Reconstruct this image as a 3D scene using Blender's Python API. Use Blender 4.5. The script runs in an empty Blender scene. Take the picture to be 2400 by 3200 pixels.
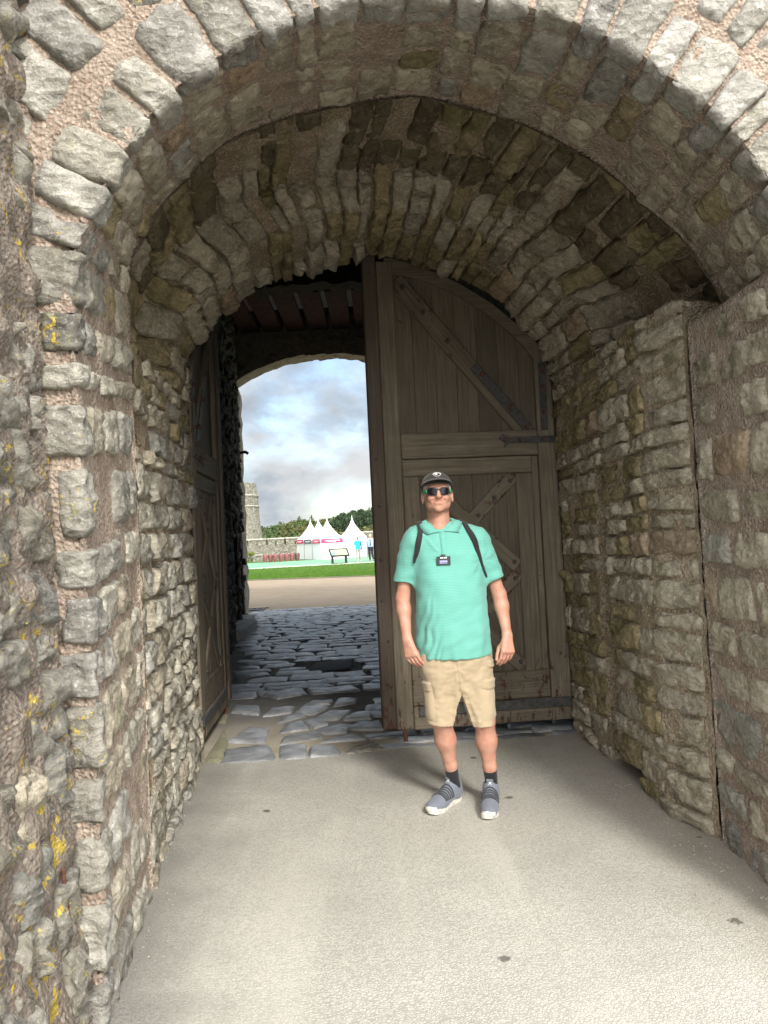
import bpy, bmesh, math, random
import numpy as np
from mathutils import Vector, Matrix, noise as mn
from mathutils.bvhtree import BVHTree

random.seed(7)
SC = bpy.context.scene
COL = SC.collection
R_ = math.radians

# ------------------------------------------------------------------ camera
EYE = 1.5
ROLL, PITCH = R_(2.7), R_(2.05)
cam_data = bpy.data.cameras.new('camera')
cam_data.sensor_fit = 'VERTICAL'
cam_data.sensor_height = 32.0
cam_data.lens = 24.04
cam_data.clip_start = 0.05
cam_data.clip_end = 3000
cam = bpy.data.objects.new('camera', cam_data)
COL.objects.link(cam)
_r = Vector((math.cos(ROLL), math.sin(ROLL)*math.sin(PITCH), -math.sin(ROLL)*math.cos(PITCH)))
_u = Vector((math.sin(ROLL), -math.cos(ROLL)*math.sin(PITCH), math.cos(ROLL)*math.cos(PITCH)))
_f = Vector((0, math.cos(PITCH), math.sin(PITCH)))
cam.matrix_world = Matrix(((_r.x, _u.x, -_f.x, 0), (_r.y, _u.y, -_f.y, 0), (_r.z, _u.z, -_f.z, EYE), (0, 0, 0, 1)))
SC.camera = cam

# ------------------------------------------------------------------ light
SUN_DIR = Vector((0.34, -1.0, 0.74)).normalized()        # towards the sun
SUN_EL = math.asin(SUN_DIR.z)
SUN_AZ = math.atan2(SUN_DIR.x, SUN_DIR.y)
sun_l = bpy.data.lights.new('sun', 'SUN')
sun_l.energy = 1.5
sun_l.angle = R_(10.0)
sun_l.color = (1.0, 0.95, 0.87)
sun = bpy.data.objects.new('sun', sun_l)
COL.objects.link(sun)
sun.location = SUN_DIR*40
sun.rotation_euler = SUN_DIR.to_track_quat('Z', 'Y').to_euler()

world = bpy.data.worlds.new('World')
SC.world = world
world.use_nodes = True
wt = world.node_tree
wt.nodes.clear()

SC.view_settings.view_transform = 'Standard'
SC.view_settings.look = 'None'
SC.view_settings.gamma = 1.0
SC.view_settings.use_curve_mapping = False
SC.view_settings.exposure = 1.5
SC.render.engine = 'CYCLES'
SC.cycles.use_denoising = True
SC.cycles.max_bounces = 8
SC.cycles.diffuse_bounces = 5
SC.cycles.sample_clamp_indirect = 6

# ------------------------------------------------------------------ node helpers
def N(t, kind, ins=None, **props):
    n = t.nodes.new(kind)
    for k, v in props.items():
        setattr(n, k, v)
    for k, v in (ins or {}).items():
        s = n.inputs[k]
        if isinstance(v, bpy.types.NodeSocket):
            t.links.new(v, s)
        else:
            s.default_value = v
    return n

def c4(c):
    return (c[0], c[1], c[2], 1.0)

def ramp(t, fac, stops, interp='LINEAR'):
    n = t.nodes.new('ShaderNodeValToRGB')
    n.color_ramp.interpolation = interp
    el = n.color_ramp.elements
    while len(el) > len(stops):
        el.remove(el[-1])
    while len(el) < len(stops):
        el.new(1.0)
    for e, (p, c) in zip(el, stops):
        e.position = p
        e.color = c4(c) if hasattr(c, '__len__') else (c, c, c, 1)
    t.links.new(fac, n.inputs[0])
    return n.outputs[0]

def mixc(t, fac, a, b, blend='MIX'):
    n = t.nodes.new('ShaderNodeMix')
    n.data_type = 'RGBA'
    n.blend_type = blend
    n.clamp_factor = True
    for i, v in ((0, fac), (6, a), (7, b)):
        if isinstance(v, bpy.types.NodeSocket):
            t.links.new(v, n.inputs[i])
        else:
            n.inputs[i].default_value = c4(v) if hasattr(v, '__len__') else v
    return n.outputs[2]

def mth(t, op, a, b=None, c=None, clamp=False):
    n = t.nodes.new('ShaderNodeMath')
    n.operation = op
    n.use_clamp = clamp
    for i, v in enumerate((a, b, c)):
        if v is None:
            continue
        if isinstance(v, bpy.types.NodeSocket):
            t.links.new(v, n.inputs[i])
        else:
            n.inputs[i].default_value = v
    return n.outputs[0]

def mapping(t, vec, scale=(1, 1, 1), rot=(0, 0, 0), loc=(0, 0, 0)):
    n = N(t, 'ShaderNodeMapping', {'Vector': vec, 'Scale': scale, 'Rotation': rot, 'Location': loc})
    return n.outputs[0]

def noise(t, vec, scale, detail=4, rough=0.55, dist=0.0, out='Fac'):
    n = N(t, 'ShaderNodeTexNoise', {'Vector': vec, 'Scale': scale, 'Detail': detail, 'Roughness': rough, 'Distortion': dist})
    return n.outputs[out]

def voro(t, vec, scale, feature='F1', out='Distance', rnd=1.0):
    n = N(t, 'ShaderNodeTexVoronoi', {'Vector': vec, 'Scale': scale, 'Randomness': rnd}, feature=feature)
    return n.outputs[out]

def bump(t, height, strength=0.5, dist=0.01, normal=None):
    ins = {'Height': height, 'Strength': strength, 'Distance': dist}
    if normal is not None:
        ins['Normal'] = normal
    return N(t, 'ShaderNodeBump', ins).outputs[0]

def new_mat(name, rough=0.8, spec=0.3):
    m = bpy.data.materials.new(name)
    m.use_nodes = True
    t = m.node_tree
    b = t.nodes['Principled BSDF']
    b.inputs['Roughness'].default_value = rough
    b.inputs['Specular IOR Level'].default_value = spec
    return m, t, b

def setc(t, b, sock):
    if isinstance(sock, bpy.types.NodeSocket):
        t.links.new(sock, b.inputs['Base Color'])
    else:
        b.inputs['Base Color'].default_value = c4(sock)

def setn(t, b, sock):
    t.links.new(sock, b.inputs['Normal'])

def pos(t):
    return N(t, 'ShaderNodeNewGeometry').outputs['Position']

def objc(t):
    return N(t, 'ShaderNodeTexCoord').outputs['Object']

def orand(t):
    return N(t, 'ShaderNodeObjectInfo').outputs['Random']

def plain(name, col, rough=0.7, spec=0.3, var=0.0, scale=20, bmp=0.0, bscale=60, metal=0.0):
    m, t, b = new_mat(name, rough, spec)
    b.inputs['Metallic'].default_value = metal
    p = objc(t)
    if var > 0:
        f = noise(t, p, scale, 5)
        d = tuple(max(0, x*(1-var)) for x in col)
        l = tuple(min(1, x*(1+var)) for x in col)
        setc(t, b, ramp(t, f, [(0.3, d), (0.7, l)]))
    else:
        setc(t, b, col)
    if bmp > 0:
        setn(t, b, bump(t, noise(t, p, bscale, 5), bmp, 0.004))
    return m

# ------------------------------------------------------------------ the sky
def build_world():
    t = wt
    out = N(t, 'ShaderNodeOutputWorld')
    sky = N(t, 'ShaderNodeTexSky', sky_type='NISHITA', sun_disc=False, sun_elevation=SUN_EL,
            sun_rotation=SUN_AZ, altitude=20, air_density=1.0, dust_density=1.2, ozone_density=1.2)
    bg_sky = N(t, 'ShaderNodeBackground', {'Color': sky.outputs[0], 'Strength': 0.09})
    g = N(t, 'ShaderNodeTexCoord').outputs['Generated']
    sep = N(t, 'ShaderNodeSeparateXYZ', {'Vector': g})
    z = mth(t, 'MAXIMUM', sep.outputs['Z'], 0.0)
    v = mapping(t, g, (6.5, 6.5, 9.5), loc=(2.3, 1.7, 0.62))
    n1 = noise(t, v, 1.0, 9, 0.55, 0.2)
    n2 = noise(t, mapping(t, g, (6.0, 6.0, 10.0), loc=(9.4, 4.2, 2.6)), 1.15, 8, 0.55, 0.2)
    cover = mth(t, 'MAXIMUM', ramp(t, n1, [(0.40, 0.10), (0.50, 0.75), (0.60, 1.0)]), ramp(t, z, [(0.0, 0.9), (0.08, 0.0)]))
    shade = ramp(t, n2, [(0.36, (0.86, 0.87, 0.88)), (0.46, (0.76, 0.79, 0.82)), (0.54, (0.57, 0.63, 0.695)), (0.66, (0.44, 0.51, 0.59))])
    # cloud brightened and warmed around the sun behind the viewer, as added fill light
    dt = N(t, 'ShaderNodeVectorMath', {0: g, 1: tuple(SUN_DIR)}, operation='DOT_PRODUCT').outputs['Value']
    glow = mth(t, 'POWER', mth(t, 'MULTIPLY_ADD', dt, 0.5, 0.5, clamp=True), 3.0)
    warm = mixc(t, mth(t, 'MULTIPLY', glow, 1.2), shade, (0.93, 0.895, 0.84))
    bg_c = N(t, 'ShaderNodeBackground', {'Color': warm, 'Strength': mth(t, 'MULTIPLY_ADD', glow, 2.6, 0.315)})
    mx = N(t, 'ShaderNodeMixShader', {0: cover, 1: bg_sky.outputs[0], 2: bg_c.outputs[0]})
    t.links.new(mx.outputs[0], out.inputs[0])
build_world()

# ------------------------------------------------------------------ object helpers
def tag(o, label=None, cat=None, group=None, kind=None):
    if label: o['label'] = label
    if cat: o['category'] = cat
    if group: o['group'] = group
    if kind: o['kind'] = kind
    return o

def empty(name, loc=(0, 0, 0), rotz=0.0, label=None, cat=None, group=None):
    o = bpy.data.objects.new(name, None)
    o.empty_display_size = 0.1
    o.location = loc
    o.rotation_euler = (0, 0, rotz)
    COL.objects.link(o)
    return tag(o, label, cat, group)

def link(name, me, mat=None, parent=None, loc=(0, 0, 0)):
    if mat is not None and not me.materials:
        me.materials.append(mat)
    o = bpy.data.objects.new(name, me)
    o.location = loc
    if parent is not None:
        o.parent = parent
    COL.objects.link(o)
    return o

def mesh(name, V, F, mat=None, parent=None, smooth=False, loc=(0, 0, 0), recalc=False):
    me = bpy.data.meshes.new(name)
    V = np.asarray(V, dtype=np.float64).reshape(-1, 3)
    F = F.tolist() if isinstance(F, np.ndarray) else F
    me.from_pydata(V.tolist(), [], F)
    if recalc:
        bm = bmesh.new(); bm.from_mesh(me)
        bmesh.ops.recalc_face_normals(bm, faces=bm.faces)
        bm.to_mesh(me); bm.free()
    if smooth:
        me.polygons.foreach_set('use_smooth', [True]*len(me.polygons))
    me.update()
    return link(name, me, mat, parent, loc)

def grid_faces(n, m, off=0, wrap=False):
    """faces of an (n x m) vertex grid, row major"""
    F = []
    for i in range(n-1):
        for j in range(m-1):
            a = off+i*m+j
            F.append((a, a+1, a+m+1, a+m))
        if wrap:
            a = off+i*m+m-1
            F.append((a, off+i*m, off+(i+1)*m, a+m))
    return F

class MB:
    """collects simple solids and links them as one mesh"""
    def __init__(s):
        s.bm = bmesh.new()
    def box(s, x0, x1, y0, y1, z0, z1, bev=0.0, M=None):
        r = bmesh.ops.create_cube(s.bm, size=1.0)
        vs = r['verts']
        for v in vs:
            v.co = Vector(((x0+x1)/2+v.co.x*(x1-x0), (y0+y1)/2+v.co.y*(y1-y0), (z0+z1)/2+v.co.z*(z1-z0)))
        if bev > 0:
            es = list({e for v in vs for e in v.link_edges})
            rb = bmesh.ops.bevel(s.bm, geom=es, offset=bev, segments=1, affect='EDGES')
            vs = list({v for f in rb['faces'] for v in f.verts} | {v for v in vs if v.is_valid})
        if M is not None:
            bmesh.ops.transform(s.bm, matrix=M, verts=[v for v in vs if v.is_valid])
        return s
    def cyl(s, a, b, r0, r1=None, seg=10, caps=True):
        a, b = Vector(a), Vector(b)
        r1 = r0 if r1 is None else r1
        d = b-a
        M = Matrix.Translation((a+b)/2) @ d.to_track_quat('Z', 'Y').to_matrix().to_4x4()
        bmesh.ops.create_cone(s.bm, cap_ends=caps, segments=seg, radius1=r0, radius2=max(r1, 1e-4), depth=d.length, matrix=M)
        return s
    def ball(s, c, r, seg=10, ring=6, sc=(1, 1, 1)):
        M = Matrix.Translation(c) @ Matrix.Diagonal((r*sc[0], r*sc[1], r*sc[2], 1))
        bmesh.ops.create_uvsphere(s.bm, u_segments=seg, v_segments=ring, radius=1.0, matrix=M)
        return s
    def poly(s, pts, ext):
        """extrude a polygon by vector ext"""
        ext = Vector(ext)
        a = [s.bm.verts.new(p) for p in pts]
        b = [s.bm.verts.new(Vector(p)+ext) for p in pts]
        s.bm.faces.new(a); s.bm.faces.new(b[::-1])
        k = len(pts)
        for i in range(k):
            s.bm.faces.new((a[i], b[i], b[(i+1) % k], a[(i+1) % k]))
        return s
    def tube(s, pts, r, seg=8):
        pts = [Vector(p) for p in pts]
        for a, b in zip(pts, pts[1:]):
            s.cyl(a, b, r, r, seg)
        for p in pts[1:-1]:
            s.ball(p, r, seg, 5)
        return s
    def build(s, name, mat, parent=None, smooth=False, loc=(0, 0, 0)):
        bmesh.ops.recalc_face_normals(s.bm, faces=s.bm.faces)
        me = bpy.data.meshes.new(name)
        s.bm.to_mesh(me); s.bm.free()
        if smooth:
            me.polygons.foreach_set('use_smooth', [True]*len(me.polygons))
        return link(name, me, mat, parent, loc)

def copy_tree(o, parent=None):
    c = o.copy()
    COL.objects.link(c)
    if parent is not None:
        c.parent = parent
    for ch in o.children:
        copy_tree(ch, c)
    return c

def fbm(p, oct=4):
    return mn.fractal(p, 0.9, 2.1, oct, noise_basis='PERLIN_ORIGINAL')
# ------------------------------------------------------------------ materials
def stone_mat(name, dark, mid, light, tint, lichen=0.0, moss=0.0, bstr=1.0, rough=0.88, crack=0.25):
    m, t, b = new_mat(name, rough, 0.25)
    p = pos(t)
    rnd = orand(t)
    off = N(t, 'ShaderNodeVectorMath', {0: p, 1: N(t, 'ShaderNodeCombineXYZ', {'X': mth(t, 'MULTIPLY', rnd, 37.0), 'Y': mth(t, 'MULTIPLY', rnd, 11.0)}).outputs[0]}, operation='ADD').outputs[0]
    big = noise(t, off, 7.0, 7, 0.62, 0.6)
    col = ramp(t, big, [(0.28, dark), (0.48, mid), (0.70, light)])
    # each block its own shade and hue
    sh = N(t, 'ShaderNodeHueSaturation', {'Color': col, 'Value': mth(t, 'MULTIPLY_ADD', rnd, 0.6, 0.7), 'Saturation': 1.05}).outputs[0]
    col = mixc(t, mth(t, 'MULTIPLY', ramp(t, noise(t, rnd, 9.0, 0), [(0.35, 0.0), (0.65, 1.0)]), 0.55), sh, tint, 'MIX')
    # pale veins and frosting
    mid_ = noise(t, off, 21.0, 10, 0.74, 0.3)
    col = mixc(t, ramp(t, mid_, [(0.30, 0.75), (0.46, 0.0)]), col, tuple(x*0.45 for x in dark))
    col = mixc(t, ramp(t, mid_, [(0.54, 0.0), (0.70, 0.6)]), col, tuple(min(1, x*1.5) for x in light))
    fine = noise(t, off, 58.0, 8, 0.72)
    frost = ramp(t, fine, [(0.55, 0.0), (0.72, 1.0)])
    col = mixc(t, mth(t, 'MULTIPLY', frost, 0.6), col, tuple(min(1, x*1.75) for x in light))
    vein = ramp(t, voro(t, mapping(t, off, (1, 1, 2.2)), 9.0, 'DISTANCE_TO_EDGE'), [(0.0, 1.0), (0.022, 0.0)])
    col = mixc(t, mth(t, 'MULTIPLY', vein, 0.3), col, tuple(x*0.45 for x in dark))
    pit = ramp(t, noise(t, off, 120.0, 4, 0.7), [(0.32, 1.0), (0.42, 0.0)])
    col = mixc(t, mth(t, 'MULTIPLY', pit, 0.55), col, tuple(x*0.35 for x in dark))
    if lichen > 0:
        l1 = noise(t, p, 10.0, 6, 0.7, 0.4)
        l2 = noise(t, p, 75.0, 4, 0.65)
        lm = ramp(t, mth(t, 'ADD', mth(t, 'MULTIPLY', l1, 0.62), mth(t, 'MULTIPLY', l2, 0.38)), [(0.64-lichen*0.07, 0.0), (0.675-lichen*0.07, 1.0)])
        lc = ramp(t, noise(t, p, 60, 3), [(0.35, (0.40, 0.27, 0.04)), (0.6, (0.58, 0.46, 0.10))])
        col = mixc(t, lm, col, lc)
        g = ramp(t, noise(t, p, 15.0, 6, 0.7), [(0.6, 0.0), (0.7, 1.0)])
        col = mixc(t, mth(t, 'MULTIPLY', g, 0.4), col, (0.33, 0.34, 0.18))
    if moss > 0:
        g = ramp(t, noise(t, p, 5.0, 7, 0.65), [(0.62-moss*0.3, 0.0), (0.74-moss*0.2, 1.0)])
        col = mixc(t, mth(t, 'MULTIPLY', g, 0.6), col, (0.085, 0.088, 0.028))
    setc(t, b, col)
    lay = noise(t, mapping(t, off, (7, 7, 30), rot=(0.3, 0.2, 0)), 1.0, 6, 0.6, 0.8)
    h = mth(t, 'ADD', mth(t, 'MULTIPLY', noise(t, off, 24.0, 9, 0.66), 0.9), mth(t, 'MULTIPLY', lay, crack))
    h = mth(t, 'ADD', h, mth(t, 'MULTIPLY', voro(t, mapping(t, off, (1, 1, 1.8)), 19.0, 'F1'), 0.6))
    setn(t, b, bump(t, h, bstr, 0.028))
    return m

def mortar_mat(name, base, dark, peb, lichen=0.0, wet=0.0):
    m, t, b = new_mat(name, 0.95, 0.15)
    p = pos(t)
    col = ramp(t, noise(t, p, 5.0, 8, 0.65), [(0.3, dark), (0.65, base)])
    v = voro(t, p, 95.0, 'F1', 'Color')
    sep = N(t, 'ShaderNodeSeparateColor', {'Color': v})
    col = mixc(t, ramp(t, sep.outputs[0], [(0.76, 0.0), (0.82, 0.5)]), col, peb)
    col = mixc(t, ramp(t, sep.outputs[1], [(0.80, 0.0), (0.86, 0.5)]), col, tuple(min(1, x*1.4) for x in base))
    hole = ramp(t, noise(t, p, 55.0, 5, 0.7), [(0.30, 1.0), (0.40, 0.0)])
    col = mixc(t, mth(t, 'MULTIPLY', hole, 0.8), col, tuple(x*0.3 for x in dark))
    if lichen > 0:
        l1 = noise(t, p, 10.0, 6, 0.72, 0.5)
        lm = ramp(t, l1, [(0.635-lichen*0.06, 0.0), (0.665-lichen*0.06, 1.0)])
        col = mixc(t, lm, col, (0.50, 0.37, 0.07))
    setc(t, b, col)
    h = mth(t, 'ADD', noise(t, p, 38.0, 9, 0.72), mth(t, 'MULTIPLY', voro(t, p, 70.0), 0.7))
    h = mth(t, 'ADD', h, mth(t, 'MULTIPLY', noise(t, p, 11.0, 5), 1.2))
    setn(t, b, bump(t, h, 1.0, 0.022))
    return m

M = {}
M['grey'] = stone_mat('grey_limestone', (0.15, 0.144, 0.13), (0.285, 0.276, 0.25), (0.42, 0.41, 0.375), (0.29, 0.27, 0.21), lichen=0.35)
M['grey_plain'] = stone_mat('clean_grey_limestone', (0.17, 0.166, 0.154), (0.31, 0.303, 0.282), (0.45, 0.442, 0.415), (0.30, 0.285, 0.24), lichen=0.0)
M['lichen'] = stone_mat('lichen_limestone', (0.10, 0.098, 0.09), (0.21, 0.205, 0.185), (0.34, 0.33, 0.30), (0.22, 0.195, 0.14), lichen=0.95)
M['tan'] = stone_mat('tan_limestone', (0.18, 0.155, 0.115), (0.36, 0.32, 0.248), (0.52, 0.472, 0.38), (0.33, 0.305, 0.25), moss=0.25)
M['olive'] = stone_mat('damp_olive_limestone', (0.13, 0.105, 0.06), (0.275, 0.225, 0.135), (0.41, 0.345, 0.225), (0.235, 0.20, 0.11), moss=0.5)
M['brownish'] = stone_mat('dark_brown_limestone', (0.06, 0.048, 0.033), (0.135, 0.11, 0.074), (0.25, 0.21, 0.15), (0.13, 0.11, 0.065), moss=0.3)  # darker brown stone, used towards the front of the vault
M['pale'] = stone_mat('pale_limestone', (0.19, 0.18, 0.15), (0.345, 0.33, 0.28), (0.49, 0.47, 0.405), (0.31, 0.285, 0.225), moss=0.1)
M['dark'] = stone_mat('shade_dark_stone', (0.03, 0.028, 0.024), (0.065, 0.06, 0.05), (0.11, 0.10, 0.085), (0.07, 0.06, 0.045))  # stone colour darkened to stand for the unlit gatehouse interior
M['rust'] = stone_mat('iron_stained_stone', (0.17, 0.12, 0.08), (0.30, 0.22, 0.15), (0.42, 0.34, 0.25), (0.32, 0.27, 0.20))
M['mortar'] = mortar_mat('lime_mortar', (0.44, 0.365, 0.30), (0.27, 0.215, 0.17), (0.27, 0.16, 0.115))
M['mortar_l'] = mortar_mat('lime_mortar_lichen', (0.33, 0.285, 0.24), (0.16, 0.138, 0.115), (0.20, 0.13, 0.10), lichen=0.8)
M['mortar_v'] = mortar_mat('old_brown_mortar', (0.43, 0.355, 0.265), (0.21, 0.17, 0.115), (0.22, 0.15, 0.10))
M['mortar_d'] = mortar_mat('shade_dark_mortar', (0.075, 0.065, 0.055), (0.035, 0.03, 0.026), (0.06, 0.04, 0.03))  # mortar likewise, interior shade put into its colour

def wood_mat(name, axis, base=(0.145, 0.122, 0.09), dark=(0.085, 0.07, 0.05), peel=0.0, brown=0.0):
    m, t, b = new_mat(name, 0.72, 0.3)
    p = objc(t)
    rnd = orand(t)
    p2 = N(t, 'ShaderNodeVectorMath', {0: p, 1: N(t, 'ShaderNodeCombineXYZ', {'X': mth(t, 'MULTIPLY', rnd, 9.0), 'Z': mth(t, 'MULTIPLY', rnd, 5.0)}).outputs[0]}, operation='ADD').outputs[0]
    sc = {'z': (26, 26, 1.1), 'x': (1.1, 26, 26)}[axis]
    g = noise(t, mapping(t, p2, sc), 2.6, 8, 0.62, 0.5)
    col = ramp(t, g, [(0.3, dark), (0.52, base), (0.75, tuple(min(1, x*1.5) for x in base))])
    blot = noise(t, p2, 2.2, 6, 0.65)
    col = mixc(t, mth(t, 'MULTIPLY', ramp(t, blot, [(0.42, 0.0), (0.65, 1.0)]), 0.45), col, tuple(x*0.9 for x in dark))
    col = N(t, 'ShaderNodeHueSaturation', {'Color': col, 'Value': mth(t, 'MULTIPLY_ADD', rnd, 0.3, 0.85)}).outputs[0]
    # peeling old paint low on the gate: brown-red where the grey coat is gone
    z = N(t, 'ShaderNodeSeparateXYZ', {'Vector': p}).outputs['Z']
    low = ramp(t, z, [(0.0, 1.0), (1.0, 0.0)])
    pn = noise(t, mapping(t, p, (9, 9, 4)), 2.0, 9, 0.72, 0.3)
    pm = ramp(t, mth(t, 'ADD', pn, mth(t, 'MULTIPLY', low, 0.13+peel)), [(0.66, 0.0), (0.675, 1.0)])
    pc = ramp(t, noise(t, p, 50, 4), [(0.3, (0.035, 0.016, 0.012)), (0.7, (0.115, 0.052, 0.036))])
    col = mixc(t, pm, col, pc)
    if brown > 0:
        col = mixc(t, brown, col, (0.05, 0.025, 0.018))
    setc(t, b, col)
    h = mth(t, 'SUBTRACT', noise(t, mapping(t, p2, sc), 3.4, 8, 0.65), mth(t, 'MULTIPLY', pm, 0.6))
    setn(t, b, bump(t, h, 0.55, 0.006))
    return m
M['wood_v'] = wood_mat('gate_wood_upright', 'z')
M['wood_h'] = wood_mat('gate_wood_rail', 'x')
M['wood_edge'] = wood_mat('gate_wood_worn_edge', 'z', base=(0.11, 0.09, 0.07), peel=0.06, brown=0.25)
M['plank'] = wood_mat('gate_plank', 'z', base=(0.125, 0.105, 0.077), dark=(0.072, 0.06, 0.043))
M['iron'] = plain('black_iron', (0.055, 0.054, 0.053), 0.6, 0.35, 0.5, 30, 0.5, 90)
M['iron_rust'] = plain('rusty_iron', (0.10, 0.045, 0.03), 0.85, 0.2, 0.5, 60, 0.6, 120)

def pavement_mat():
    m, t, b = new_mat('pale_bonded_gravel', 0.92, 0.2)
    p = pos(t)
    wp = N(t, 'ShaderNodeVectorMath', {0: p, 1: N(t, 'ShaderNodeVectorMath', {0: noise(t, p, 60.0, 2, out='Color'), 1: (0.016, 0.016, 0.0)}, operation='MULTIPLY').outputs[0]}, operation='ADD').outputs[0]
    ed = voro(t, wp, 82.0, 'DISTANCE_TO_EDGE')
    cell = mth(t, 'ADD', mth(t, 'MULTIPLY', ed, 0.9), mth(t, 'MULTIPLY', noise(t, p, 45.0, 4, 0.6), 0.45))
    fine = noise(t, p, 150.0, 3, 0.6)
    large = noise(t, p, 0.9, 8, 0.68)
    top = ramp(t, large, [(0.32, (0.345, 0.338, 0.305)), (0.5, (0.425, 0.417, 0.378)), (0.68, (0.50, 0.49, 0.448))])
    top = mixc(t, mth(t, 'MULTIPLY', fine, 0.3), top, (0.36, 0.335, 0.28))
    gap = ramp(t, cell, [(0.27, 1.0), (0.37, 0.0)])
    col = mixc(t, mth(t, 'MULTIPLY', gap, 0.55), top, (0.22, 0.213, 0.19))
    # worn wheel tracks running into the passage
    tr = noise(t, mapping(t, p, (2.3, 0.22, 1), rot=(0, 0, -0.1)), 1.0, 3)
    col = mixc(t, ramp(t, tr, [(0.5, 0.0), (0.68, 0.3)]), col, (0.60, 0.575, 0.50))
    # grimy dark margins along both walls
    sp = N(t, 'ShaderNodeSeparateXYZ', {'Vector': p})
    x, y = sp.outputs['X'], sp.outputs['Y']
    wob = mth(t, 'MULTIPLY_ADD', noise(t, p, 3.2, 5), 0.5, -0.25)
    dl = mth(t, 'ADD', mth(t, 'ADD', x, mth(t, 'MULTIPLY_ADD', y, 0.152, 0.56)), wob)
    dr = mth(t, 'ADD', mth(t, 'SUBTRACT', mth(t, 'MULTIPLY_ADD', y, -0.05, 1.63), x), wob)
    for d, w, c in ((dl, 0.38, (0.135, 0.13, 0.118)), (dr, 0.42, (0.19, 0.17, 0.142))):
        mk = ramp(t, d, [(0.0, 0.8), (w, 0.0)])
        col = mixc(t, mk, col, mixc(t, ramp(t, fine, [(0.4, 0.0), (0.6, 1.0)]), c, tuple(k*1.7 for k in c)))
    # old drips and gum
    v = voro(t, p, 2.1)
    st = ramp(t, mth(t, 'ADD', v, mth(t, 'MULTIPLY', noise(t, p, 14.0, 4), 0.22)), [(0.15, 0.8), (0.17, 0.0)])
    col = mixc(t, st, col, (0.075, 0.07, 0.06))
    setc(t, b, col)
    h = mth(t, 'ADD', ramp(t, cell, [(0.24, 0.0), (0.45, 1.0)]), mth(t, 'MULTIPLY', fine, 0.4))
    setn(t, b, bump(t, h, 0.32, 0.005))
    return m
M['pavement'] = pavement_mat()

def slate_mat():
    m, t, b = new_mat('blue_slate', 0.5, 0.5)
    p = pos(t); rnd = orand(t)
    n = noise(t, p, 6.0, 8, 0.65, 0.5)
    col = ramp(t, n, [(0.3, (0.12, 0.128, 0.137)), (0.5, (0.225, 0.235, 0.247)), (0.7, (0.355, 0.364, 0.374))])
    col = N(t, 'ShaderNodeHueSaturation', {'Color': col, 'Value': mth(t, 'MULTIPLY_ADD', rnd, 0.6, 0.68)}).outputs[0]
    s = ramp(t, noise(t, mapping(t, p, (3, 16, 3), rot=(0, 0, 0.3)), 1.6, 6, 0.7), [(0.6, 0.0), (0.72, 0.6)])
    col = mixc(t, s, col, (0.26, 0.27, 0.28))
    du = ramp(t, noise(t, p, 2.6, 6, 0.7), [(0.5, 0.0), (0.75, 0.55)])
    col = mixc(t, du, col, (0.20, 0.175, 0.14))
    setc(t, b, col)
    t.links.new(ramp(t, noise(t, p, 9.0, 5), [(0.3, 0.26), (0.7, 0.5)]), b.inputs['Roughness'])
    h = mth(t, 'ADD', noise(t, mapping(t, p, (6, 14, 6), rot=(0, 0, 0.2)), 2.0, 8, 0.65), mth(t, 'MULTIPLY', noise(t, p, 50, 4), 0.25))
    setn(t, b, bump(t, h, 0.7, 0.02))
    return m
M['slate'] = slate_mat()

def ground_mat(name, a, b_, sc, bmp, bs, rough=0.95, extra=None):
    m, t, b = new_mat(name, rough, 0.15)
    p = pos(t)
    col = ramp(t, noise(t, p, sc, 8, 0.65), [(0.3, a), (0.7, b_)])
    col = mixc(t, mth(t, 'MULTIPLY', ramp(t, noise(t, p, bs, 4, 0.6), [(0.4, 0.0), (0.6, 1.0)]), 0.4), col, tuple(x*0.6 for x in a))
    if extra is not None:
        col = mixc(t, ramp(t, noise(t, p, 0.35, 5, 0.6), [(0.45, 0.0), (0.65, 0.6)]), col, extra)
    setc(t, b, col)
    setn(t, b, bump(t, noise(t, p, bs, 6, 0.7), bmp, 0.03))
    return m
M['bed'] = ground_mat('gritty_joint_dirt', (0.30, 0.265, 0.205), (0.47, 0.425, 0.34), 3.0, 0.7, 70)
def bed_mat():
    m, t, b = new_mat('gritty_joint_dirt', 0.95, 0.15)
    p = pos(t)
    n = noise(t, p, 3.0, 8, 0.65)
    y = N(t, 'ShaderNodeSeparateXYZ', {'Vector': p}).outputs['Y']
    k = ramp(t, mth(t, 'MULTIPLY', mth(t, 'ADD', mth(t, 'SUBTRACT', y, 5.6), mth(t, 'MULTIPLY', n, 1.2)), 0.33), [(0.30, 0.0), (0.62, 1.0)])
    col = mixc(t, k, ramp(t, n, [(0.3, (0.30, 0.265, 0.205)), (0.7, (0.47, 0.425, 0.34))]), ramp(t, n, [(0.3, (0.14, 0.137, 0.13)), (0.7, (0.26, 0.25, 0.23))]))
    setc(t, b, col)
    setn(t, b, bump(t, noise(t, p, 60, 6, 0.7), 0.7, 0.02))
    return m
M['bed'] = bed_mat()
M['gravel'] = ground_mat('beige_path_gravel', (0.27, 0.215, 0.155), (0.37, 0.305, 0.225), 1.6, 0.8, 26, extra=(0.31, 0.25, 0.185))
M['lawn'] = ground_mat('mown_grass', (0.05, 0.115, 0.015), (0.10, 0.20, 0.03), 2.0, 1.0, 16, 0.8, extra=(0.085, 0.15, 0.025))
M['soil'] = ground_mat('trodden_soil', (0.10, 0.085, 0.06), (0.17, 0.15, 0.11), 3.0, 0.6, 30)
M['meadow'] = ground_mat('rough_meadow', (0.05, 0.075, 0.022), (0.11, 0.115, 0.04), 0.15, 0.8, 3.0)
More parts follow.
